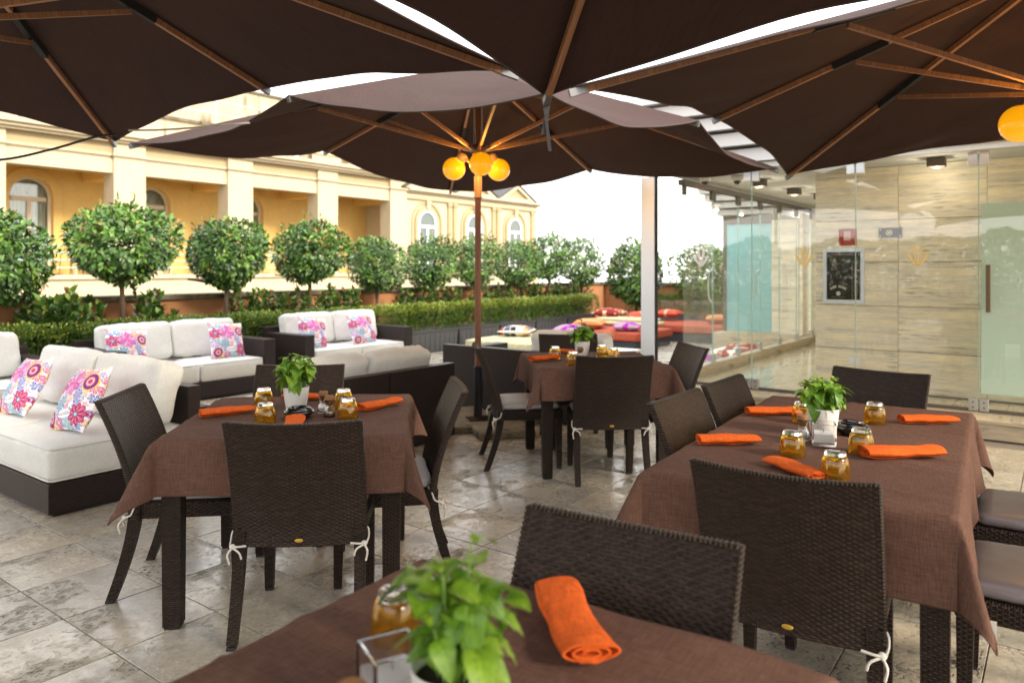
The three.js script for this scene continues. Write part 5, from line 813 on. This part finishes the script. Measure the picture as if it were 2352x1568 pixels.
// ---------- the cook, standing beside the photographer: seen only as a reflection in the pavilion glass ----------
{
  // joints in metres, facing -z; radii per joint; capsule chain joined with a smooth minimum
  const skin = std({ color: lin(0.52, 0.32, 0.23), roughness: 0.55 }), white = std({ color: lin(0.82, 0.82, 0.80), roughness: 0.9, bumpMap: again(T.fabricBump, 10, 10), bumpScale: 0.0004 }), dark = std({ color: lin(0.03, 0.028, 0.03), roughness: 0.8 }), apronM = std({ color: lin(0.20, 0.15, 0.10), roughness: 0.9 });
  const t = thing('person', 'cook in white jacket, tall white hat and brown apron, mirrored in the glass', 'person', C(-1.2, 0.95), face(SN, CS));
  function field(bones, cell, pad, k) {
    const lo = V(9, 9, 9), hi = V(-9, -9, -9); for (const [a, ra, b, rb2] of bones) for (const [p, r] of [[a, ra], [b, rb2]]) { lo.min(V(p[0] - r - pad, p[1] - r - pad, p[2] - r - pad)); hi.max(V(p[0] + r + pad, p[1] + r + pad, p[2] + r + pad)); }
    const size = Math.max(hi.x - lo.x, hi.y - lo.y, hi.z - lo.z), res = Math.min(150, Math.ceil(size / cell)), mc = new MarchingCubes(res, new THREE.MeshBasicMaterial(), false, false, 400000), c = lo.clone().add(hi).multiplyScalar(0.5), half = size / 2 * 1.05, B = bones.map(([a, ra, b, rb2]) => [V(...a), ra, V(...b).sub(V(...a)), rb2, V(...b).distanceToSquared(V(...a)) || 1e-6]), p = V(0, 0, 0), q = V(0, 0, 0);
    for (let z = 0; z < res; z++) for (let y = 0; y < res; y++) for (let x = 0; x < res; x++) {
      p.set((x - res / 2) / (res / 2) * half + c.x, (y - res / 2) / (res / 2) * half + c.y, (z - res / 2) / (res / 2) * half + c.z); let d = 9;
      if (p.x > lo.x && p.y > lo.y && p.z > lo.z && p.x < hi.x && p.y < hi.y && p.z < hi.z) for (const [a, ra, ab, rb2, l2] of B) { q.copy(p).sub(a); const s = clamp(q.dot(ab) / l2, 0, 1), e = q.addScaledVector(ab, -s).length() - lerp(ra, rb2, s), h = clamp(0.5 + 0.5 * (d - e) / k, 0, 1); d = d > 8 ? e : lerp(d, e, h) - k * h * (1 - h); }
      mc.field[x + y * res + z * res * res] = -d;
    }
    mc.isolation = 0; mc.update(); const n = mc.count, g = new THREE.BufferGeometry(); g.setAttribute('position', new THREE.BufferAttribute(mc.positionArray.slice(0, n * 3), 3)); g.setAttribute('normal', new THREE.BufferAttribute(mc.normalArray.slice(0, n * 3), 3)); g.scale(half, half, half); g.translate(c.x, c.y, c.z); return metres(g);
  }
  // head, neck and hands: one continuous skin mesh each, closed under the clothes
  const head = field([[[0, 1.30, 0.01], 0.05, [0, 1.40, -0.005], 0.052], [[0, 1.485, 0.012], 0.082, [0, 1.455, -0.012], 0.076], [[0, 1.42, -0.04], 0.05, [0, 1.405, -0.052], 0.036], [[0, 1.475, -0.088], 0.010, [0, 1.448, -0.104], 0.014], [[-0.083, 1.465, 0.005], 0.014, [-0.083, 1.44, 0.0], 0.010], [[0.083, 1.465, 0.005], 0.014, [0.083, 1.44, 0.0], 0.010], [[-0.03, 1.492, -0.078], 0.012, [0.03, 1.492, -0.078], 0.012], [[-0.018, 1.424, -0.082], 0.009, [0.018, 1.424, -0.082], 0.009]], 0.006, 0.03, 0.02);
  const body = obj('body', head, skin, t);
  for (const s of [-1, 1]) obj('eye', new THREE.SphereGeometry(0.011, 12, 8).translate(s * 0.031, 1.475, -0.078), M.black, body);
  obj('hair', field([[[-0.06, 1.50, 0.035], 0.045, [0.06, 1.50, 0.035], 0.045], [[-0.04, 1.44, 0.06], 0.035, [0.04, 1.44, 0.06], 0.035]], 0.008, 0.02, 0.03), dark, body);
  obj('jacket', field([[[0, 0.86, 0], 0.135, [0, 1.0, 0.0], 0.13], [[0, 1.0, 0], 0.13, [0, 1.18, 0.0], 0.135], [[-0.06, 1.16, 0], 0.11, [0.06, 1.16, 0], 0.11], [[-0.11, 1.245, 0.01], 0.062, [0.11, 1.245, 0.01], 0.062], [[0, 1.26, 0.01], 0.07, [0, 1.315, 0.012], 0.058],
    [[-0.165, 1.235, 0.01], 0.060, [-0.265, 1.03, 0.03], 0.050], [[-0.265, 1.03, 0.03], 0.050, [-0.19, 0.90, -0.16], 0.038], [[0.165, 1.235, 0.01], 0.060, [0.265, 1.03, 0.03], 0.050], [[0.265, 1.03, 0.03], 0.050, [0.19, 0.90, -0.16], 0.038]], 0.011, 0.04, 0.035), white, t);
  for (const s of [-1, 1]) { const b = [], w = [s * 0.185, 0.892, -0.175]; b.push([w, 0.027, [s * 0.165, 0.880, -0.235], 0.03]); const kn = [[-0.026, 0.068], [-0.009, 0.078], [0.009, 0.074], [0.026, 0.06]]; for (const [o, l] of kn) { const k0 = [s * 0.163 + o, 0.880, -0.245], k1 = [s * 0.155 + o * 1.1, 0.862, -0.245 - l * 0.55], k2 = [s * 0.145 + o * 1.05, 0.832, -0.245 - l * 0.75]; b.push([k0, 0.0095, k1, 0.0085], [k1, 0.0085, k2, 0.0075]); } b.push([[s * 0.145, 0.885, -0.205], 0.011, [s * 0.118, 0.876, -0.235], 0.010], [[s * 0.118, 0.876, -0.235], 0.010, [s * 0.108, 0.862, -0.262], 0.0085]); obj('hand', field(b, 0.0045, 0.02, 0.008), skin, t); }
  obj('trousers', field([[[0, 0.84, 0], 0.14, [0, 0.80, 0], 0.14], [[-0.08, 0.78, 0], 0.095, [-0.095, 0.45, -0.01], 0.066], [[-0.095, 0.45, -0.01], 0.066, [-0.10, 0.09, 0.02], 0.055], [[0.08, 0.78, 0], 0.095, [0.095, 0.45, -0.01], 0.066], [[0.095, 0.45, -0.01], 0.066, [0.10, 0.09, 0.02], 0.055]], 0.012, 0.03, 0.03), dark, t);
  for (const s of [-1, 1]) obj('shoe', field([[[s * 0.10, 0.045, 0.05], 0.042, [s * 0.105, 0.04, -0.12], 0.038]], 0.012, 0.03, 0.02), dark, t);
  const ap = gridGeo(14, 20, (u, v) => { const y = lerp(0.42, 1.17, v), w = y > 0.98 ? lerp(0.19, 0.12, (y - 0.98) / 0.19) : 0.24, a = (u * 2 - 1) * (y > 0.98 ? 0.75 : 1.15), R = y > 0.98 ? 0.165 : 0.178 + 0.02 * smooth(0.8, 0.45, y); return [-Math.sin(a) * R * (w / 0.2), y, -Math.cos(a) * R, u, v]; });
  obj('apron', ap, Object.assign(apronM, { side: THREE.DoubleSide }), t);
  for (const s of [-1, 1]) obj('apron_strap', tube([[s * 0.08, 1.17, -0.15], [s * 0.085, 1.29, -0.085], [s * 0.06, 1.34, 0.02], [0, 1.35, 0.075]], 0.011, 6), apronM, t);
  obj('chef_hat', lathe([[0.0, 1.66], [0.05, 1.66], [0.085, 1.645], [0.092, 1.60], [0.088, 1.53], [0.09, 1.515], [0.088, 1.515], [0.0, 1.52]].reverse(), 28), white, t);
}
// ---------- sofas ----------
function sofa(label, X, Z, turn, w, dep, o) { // front towards -z of its own frame
  const t = thing('wicker_sofa', label, 'sofa', W(X, Z), turn, 'white cushioned wicker sofas'), bh = 0.2, al = o.left ? 0.15 : 0, ar = o.right ? 0.15 : 0, bt = 0.09, ph = o.panel ?? 0.68, ah = 0.61, h2 = w / 2, seed = o.seed;
  obj('base', [rb(w - al - ar - 0.004, bh - 0.025, dep - bt - 0.004, 0.006, (al - ar) / 2, 0.025 + (bh - 0.025) / 2, -bt / 2)], M.sofaWicker, t);
  obj('foot_plinth', bx(w - 0.08, 0.03, dep - 0.08, 0, 0.015, 0), M.rubber, t);
  const nb = o.panels ?? 1; for (let k = 0; k < nb; k++) { const pw = w / nb; obj('back_panel', rb(pw - 0.008, ph - 0.02, bt, 0.006, -h2 + pw * (k + 0.5), 0.02 + (ph - 0.02) / 2, dep / 2 - bt / 2), M.sofaWicker, t); }
  if (al) obj('arm', rb(al, ah - 0.02, dep - bt - 0.004, 0.006, -h2 + al / 2, 0.02 + (ah - 0.02) / 2, -bt / 2), M.sofaWicker, t);
  if (ar) obj('arm', rb(ar, ah - 0.02, dep - bt - 0.004, 0.006, h2 - ar / 2, 0.02 + (ah - 0.02) / 2, -bt / 2), M.sofaWicker, t);
  const iw = w - al - ar, n = o.seats, sw = iw / n, sd = dep - bt;
  for (let k = 0; k < n; k++) {
    const cx = -h2 + al + sw * (k + 0.5);
    const sc = obj('seat_cushion', puff(sw - 0.012, 0.2, sd - 0.012, 0.032, 0.014, seed + k, 0.005).translate(cx, bh + 0.002, -bt / 2), M.upholstery, t), pipe = (yy) => { const a = (sw - 0.012) / 2 - 0.0085, b = (sd - 0.012) / 2 - 0.0085, q = 0.03, p = []; for (const [x, z] of [[-a + q, -b], [0, -b], [a - q, -b], [a, -b + q], [a, 0], [a, b - q], [a - q, b], [0, b], [-a + q, b], [-a, b - q], [-a, 0], [-a, -b + q]]) p.push(V(cx + x, bh + yy, z - bt / 2)); return new THREE.TubeGeometry(new THREE.CatmullRomCurve3(p, true, 'catmullrom', 0.25), 90, 0.0055, 5, true); };
    obj('piping', [pipe(0.1945), pipe(0.012)], M.upholstery, sc);
    if (o.backs && !o.backs[k]) continue;
    const bc = puff(sw - 0.02, o.bh ?? 0.40, 0.18, 0.042, 0.018, seed + 9 + k, 0.010, [18, 14, 8]); bc.rotateX(o.lean ?? 0.20); bc.translate(cx, bh + 0.235, dep / 2 - bt - 0.20); obj('back_cushion', bc, M.upholstery, t);
  }
  return t;
}
const FZ = face(CS, -SN), FmZ = face(-CS, SN), FX = face(SN, CS), FmX = face(-SN, -CS);   // fronts along the plan's axes
sofa('wicker sofa with white cushions at the left edge, by the leftmost hedge', 2.12, -7.85, FZ, 1.75, 0.9, { left: 1, right: 1, seats: 2, seed: 3 });
sofa('large white sofa at the left with two floral pillows, nearest the viewer', 2.28, -5.62, FmX, 1.86, 0.94, { seats: 2, seed: 13, panel: 0.66, lean: 0.28 });
sofa('two seat white wicker sofa facing the viewer under the second ball tree', 4.44, -8.02, FZ, 1.9, 0.92, { left: 1, right: 1, seats: 2, seed: 23 });
sofa('two seat white wicker sofa farther right, under the reddish ball tree', 6.78, -8.04, FZ, 1.9, 0.92, { left: 1, right: 1, seats: 2, seed: 33 });
sofa('white sofa turned away, its dark wicker back towards the left table', 4.03, -4.80, FmZ, 1.54, 1.2, { left: 0, right: 1, seats: 2, seed: 43, panels: 2, panel: 0.64, lean: 0.3, bh: 0.35 });
sofa('wicker sofa turned away behind the parasol pole with one white back cushion', 6.22, -4.28, FX, 1.86, 0.94, { left: 1, seats: 2, seed: 53, panel: 0.66, backs: [0, 1] });
{ const t = thing('wicker_ottoman', 'dark low wicker coffee table between the near sofas', 'coffee table', W(3.02, -5.75), PLAN); obj('body', rb(0.5, 0.33, 0.62, 0.006, 0, 0.185, 0), M.sofaWicker, t); obj('foot_plinth', bx(0.44, 0.03, 0.56, 0, 0.015, 0), M.rubber, t); obj('glass_top', rb(0.5, 0.01, 0.62, 0.002, 0, 0.357, 0), M.frostTop ?? M.sofaWicker, t); }
// ---------- floral pillows ----------
const floral = (() => {
  const cv = document.createElement('canvas'); cv.width = cv.height = 512; const x = cv.getContext('2d'); x.fillStyle = '#f6f1f4'; x.fillRect(0, 0, 512, 512); const r = rand(99);
  const flower = (cx, cy, R, n, fill, stroke, core, inner = 0.25, wd = 0.36) => { for (let k = 0; k < n; k++) { x.save(); x.translate(cx, cy); x.rotate(k * 2 * PI / n + R); x.fillStyle = fill[k % fill.length]; x.strokeStyle = stroke; x.lineWidth = 3; x.beginPath(); x.moveTo(0, 0); x.bezierCurveTo(R * wd, -R * 0.4, R * wd, -R * 0.9, 0, -R); x.bezierCurveTo(-R * wd, -R * 0.9, -R * wd, -R * 0.4, 0, 0); x.fill(); x.stroke(); x.strokeStyle = '#f3c6dd'; x.lineWidth = 2; for (const s of [-0.12, 0, 0.12]) { x.beginPath(); x.moveTo(0, -R * 0.3); x.lineTo(s * R, -R * 0.85); x.stroke(); } x.restore(); } x.fillStyle = core[0]; x.beginPath(); x.arc(cx, cy, R * inner, 0, 7); x.fill(); x.fillStyle = core[1]; x.beginPath(); x.arc(cx, cy, R * inner * 0.6, 0, 7); x.fill(); };
  const mand = (cx, cy, R) => { x.fillStyle = '#e7c25a'; for (let k = 0; k < 20; k++) { const a = k / 20 * 2 * PI; x.beginPath(); x.arc(cx + Math.cos(a) * R, cy + Math.sin(a) * R, R * 0.16, 0, 7); x.fill(); } x.fillStyle = '#c02450'; x.beginPath(); x.arc(cx, cy, R, 0, 7); x.fill(); x.fillStyle = '#4b3d9c'; for (let k = 0; k < 22; k++) { const a = k / 22 * 2 * PI; x.beginPath(); x.arc(cx + Math.cos(a) * R * 0.82, cy + Math.sin(a) * R * 0.82, R * 0.12, 0, 7); x.fill(); } x.fillStyle = '#b0305e'; x.beginPath(); x.arc(cx, cy, R * 0.66, 0, 7); x.fill(); x.strokeStyle = '#fbe6ee'; x.lineWidth = R * 0.09; for (let k = 0; k < 18; k++) { const a = k / 18 * 2 * PI; x.beginPath(); x.moveTo(cx + Math.cos(a) * R * 0.3, cy + Math.sin(a) * R * 0.3); x.lineTo(cx + Math.cos(a) * R * 0.58, cy + Math.sin(a) * R * 0.58); x.stroke(); } x.fillStyle = '#d63a66'; x.beginPath(); x.arc(cx, cy, R * 0.2, 0, 7); x.fill(); };
  const pink = ['#d977b8', '#e6a0cf', '#c658a6'], mag = ['#c22a62', '#d4487a'], teal = ['#1fa3a8', '#2b86b5'], blu = ['#2456b4', '#3f7ccb'];
  for (let k = 0; k < 150; k++) { const c = [pink, mag, teal, blu, ['#7a4fb0', '#9a6cc8'], ['#e7a23c', '#e9c46a'], mag, blu][k % 8]; flower(r() * 512, r() * 512, 26 + r() * 22, 6, c, '#fff', ['#fff', c[0]], 0.22); }
  flower(230, 150, 118, 9, pink, '#b14b97', ['#e04f86', '#f28ab0'], 0.13, 0.26); flower(60, 170, 78, 7, mag, '#7c173f', ['#4aa3c4', '#9fd6e2']); flower(180, 320, 78, 10, teal, '#fff', ['#d24d7e', '#f0a6c2'], 0.16, 0.24); flower(360, 250, 50, 8, blu, '#fff', ['#b36ac0', '#e9bfe6'], 0.2); flower(420, 400, 88, 9, mag, '#8a1d47', ['#4aa3c4', '#bfe4ea'], 0.22, 0.3); flower(330, 70, 46, 7, ['#e7a23c', '#e9c46a'], '#b5475d', ['#fff', '#d0608c']); flower(120, 50, 52, 8, teal, '#fff', ['#e89ac0', '#fff'], 0.2);
  mand(420, 140, 66); mand(80, 440, 60); flower(210, 470, 46, 7, pink, '#c02450', ['#fff', '#e7c25a']); flower(310, 480, 42, 6, ['#1fa3a8', '#5ec4b6'], '#fff', ['#fff', '#2456b4']);
  x.fillStyle = '#f8f4f7'; x.beginPath(); x.ellipse(268, 398, 92, 34, -0.1, 0, 7); x.fill(); x.fillStyle = '#27243f'; x.font = 'italic 34px serif'; x.textAlign = 'center'; x.save(); x.translate(268, 408); x.rotate(-0.12); x.fillText('floral edition', 0, 0); x.restore();
  const t = new THREE.CanvasTexture(cv); t.colorSpace = THREE.SRGBColorSpace; return t;
})();
function pillowGeo(s, T0, seed, n = 18, aspect = 1) {
  const sheet = (sd) => gridGeo(n, n, (u, v) => { const a = u * 2 - 1, b = v * 2 - 1, e = Math.pow(Math.max(0, (1 - Math.pow(Math.abs(a), 2.4)) * (1 - Math.pow(Math.abs(b), 2.4))), 0.5), pin = 1 - 0.075 * ((1 - a * a) * b * b + (1 - b * b) * a * a), k = 0.004 * n3(a * 4 + seed, b * 4, 2); return [sd * a * s / 2 * pin * aspect, b * s / 2 * pin, sd * (T0 / 2 * e + k * e), sd > 0 ? u : 1 - u, v]; });
  const f = sheet(1), b = sheet(-1); return [f.toNonIndexed(), b.toNonIndexed()];
}
M.floral = std({ map: floral, roughness: 0.85, bumpMap: again(T.fabricBump, 3, 3), bumpScale: 0.0003 });
const floralGeo = join(pillowGeo(0.44, 0.15, 4));
function floralPillow(label, X, Z, y, turn, lean, roll) { const t = thing('floral_pillow', label, 'pillow', W(X, Z, y), turn, 'floral print pillows'); const m = obj('cover', floralGeo, M.floral, t); m.rotation.order = 'YXZ'; m.rotation.set(lean, PI, roll); }
floralPillow('floral pillow on the near left sofa, the left one', 2.16, -5.98, 0.605, FmX, -0.50, 0.10);
floralPillow('floral pillow on the near left sofa, the right one by the chair', 2.16, -5.10, 0.605, FmX, -0.50, 0.12);
floralPillow('floral pillow tucked behind the left arm of the two seat sofa', 3.78, -7.86, 0.60, FZ, -0.36, -0.12);
floralPillow('floral pillow at the right arm of the two seat sofa', 4.93, -7.86, 0.605, FZ, -0.36, -0.08);
floralPillow('floral pillow at the left arm of the farther sofa', 6.18, -7.88, 0.60, FZ, -0.36, -0.16);
floralPillow('floral pillow at the right of the farther sofa', 7.02, -7.88, 0.605, FZ, -0.36, 0.05);
// ---------- red daybeds and loose pillows ----------
function daybed(label, X, Z, lx, lz, mat, top = 0.30) { const t = plan('daybed', label, 'daybed', X, Z, 0, 'low daybeds'); obj('base', rb(lx - 0.08, top - 0.16, lz - 0.08, 0.006, 0, (top - 0.16) / 2, 0), M.darkBase, t); obj('mattress', puff(lx, 0.155, lz, 0.03, 0.012, X, 0.006).translate(0, top - 0.158, 0), mat, t); }
daybed('red covered daybed left of the metal post, the nearest one', 12.35, -6.72, 1.5, 1.5, M.red, 0.32);
daybed('red covered daybed behind the nearest one, running past the metal post', 14.3, -6.2, 1.35, 2.1, M.red, 0.34);
daybed('pale yellow daybed behind the wicker sofa', 9.95, -7.2, 1.5, 1.3, M.yellow, 0.30);
daybed('red daybed at the far end before the hedge', 14.35, -8.0, 1.3, 1.1, M.red, 0.34);
{ const b = plan('folded_blanket', 'pale yellow folded blanket on the red daybeds', 'blanket', 13.0, -6.85, 0.36); obj('lower_fold', puff(0.6, 0.07, 1.25, 0.03, 0.01, 4, 0.008), M.yellow, b); obj('upper_fold', puff(0.52, 0.06, 1.15, 0.028, 0.012, 8, 0.008).translate(0.02, 0.072, -0.03), M.yellow, b); b.position.y = 0.345; }
function printTex(fn) { return tex(128, fn, { srgb: true }); }
const prints = {
  magenta: printTex((u, v) => { const f = fbm(u, v, 5, 5, 3, 3); return f > 0.53 ? [176, 148, 168] : [168, 40, 168]; }),
  striped: printTex((u, v) => { const s = Math.floor(u * 12) % 3, d = vn(u * 60, v * 60, 60, 60, 2); return s === 0 ? [205, 120, 70] : s === 1 ? [222, 168, 112] : [d > 0.7 ? 160 : 214, 150, 96]; }),
  red: printTex((u, v) => { const f = fbm(u, v, 6, 6, 3, 8); return f > 0.55 ? [226, 196, 160] : f > 0.45 ? [176, 60, 44] : [140, 32, 30]; }),
  plaid: printTex((u, v) => { const a = Math.floor(u * 5), b = Math.floor(v * 5), c = [[210, 170, 110], [30, 34, 60], [190, 60, 50], [226, 220, 206], [70, 90, 130]][(a * 2 + b * 3) % 5], e = (u * 5 % 1 < 0.12 || v * 5 % 1 < 0.12); return e ? [238, 228, 208] : c; }),
  salmon: printTex((u, v) => { const f = Math.abs(v - 0.5) < 0.07; return f ? [226, 180, 150] : [196, 84, 60]; }),
  patch: printTex((u, v) => { const f = fbm(u, v, 5, 5, 2, 18), g = fbm(u, v, 7, 7, 2, 28); return f > 0.56 ? [232, 226, 216] : g > 0.52 ? [150, 34, 44] : f < 0.42 ? [40, 60, 60] : [196, 150, 120]; }),
};
const pGeo = join(pillowGeo(0.5, 0.17, 7, 14, 1.1));
function floorPillow(label, X, Z, y, kind, turn = 0, sc = 1) { const t = plan('loose_pillow', label, 'pillow', X, Z, y, 'loose pillows of the lounge'); t.rotation.y = PLAN + turn; const m = obj('cover', pGeo, M['print_' + kind] ??= std({ map: prints[kind], roughness: 0.9 }), t); m.rotation.x = -PI / 2; m.position.y = 0.075 * sc; m.scale.setScalar(sc); }
floorPillow('magenta and grey pillow right of the basil on the front red daybed', 11.95, -6.35, 0.325, 'magenta', 0.5);
floorPillow('magenta and grey pillow left, beside the striped orange one', 11.0, -6.95, 0.31, 'magenta', 0.2);
floorPillow('orange striped pillow beside the left magenta one', 12.0, -7.15, 0.33, 'striped', 0.3, 1.15);
floorPillow('red patterned pillow on the daybeds behind the orange striped one', 13.2, -7.4, 0.47, 'red', 0.1, 1.1);
floorPillow('plain salmon pillow behind the red patterned one', 14.0, -7.1, 0.36, 'salmon', 0.6, 1.2);
floorPillow('salmon pillow with pale stripe at the metal post', 14.6, -6.75, 0.42, 'salmon', 0.1);
floorPillow('dark plaid pillow on the pale yellow daybed', 10.1, -7.45, 0.31, 'plaid', 0.4, 1.1);
floorPillow('pale patterned pillow on the red daybed seen through the glass', 14.4, -5.6, 0.36, 'striped', 0.4);
floorPillow('patchwork floor pillow behind the first glass pane', 9.2, -4.35, 0.004, 'patch', 0.3, 1.15);
floorPillow('striped floor cushion on the ground behind the glass', 10.3, -4.25, 0.004, 'magenta', 0.1, 1.25);
floorPillow('patchwork floor pillow on the ground farther behind the glass', 11.5, -4.15, 0.004, 'patch', 0.9, 1.3);
floorPillow('red patterned floor pillow at the annex behind the glass', 12.2, -4.3, 0.004, 'red', 0.5, 1.2);
{ const t = plan('low_table', 'low pale table with a small basil pot beyond the middle table', 'table', 8.25, -4.75); obj('table_top', rb(0.9, 0.03, 0.7, 0.004, 0, 0.385, 0), M.potWhite, t); for (const [x, z] of [[-1, -1], [1, -1], [-1, 1], [1, 1]]) obj('leg', bx(0.045, 0.37, 0.045, x * 0.41, 0.185, z * 0.31), M.darkBase, t); }
{ const [x, , z] = W(8.3, -4.7); basil('small pale basil on the low table beyond the middle table', x, -z, 0.401, 40, 0.95, 205); }
scene.traverse((o) => { if (o.isMesh) { o.castShadow = true; o.receiveShadow = true; } delete o.userData.at; });
renderer.render(scene, camera);
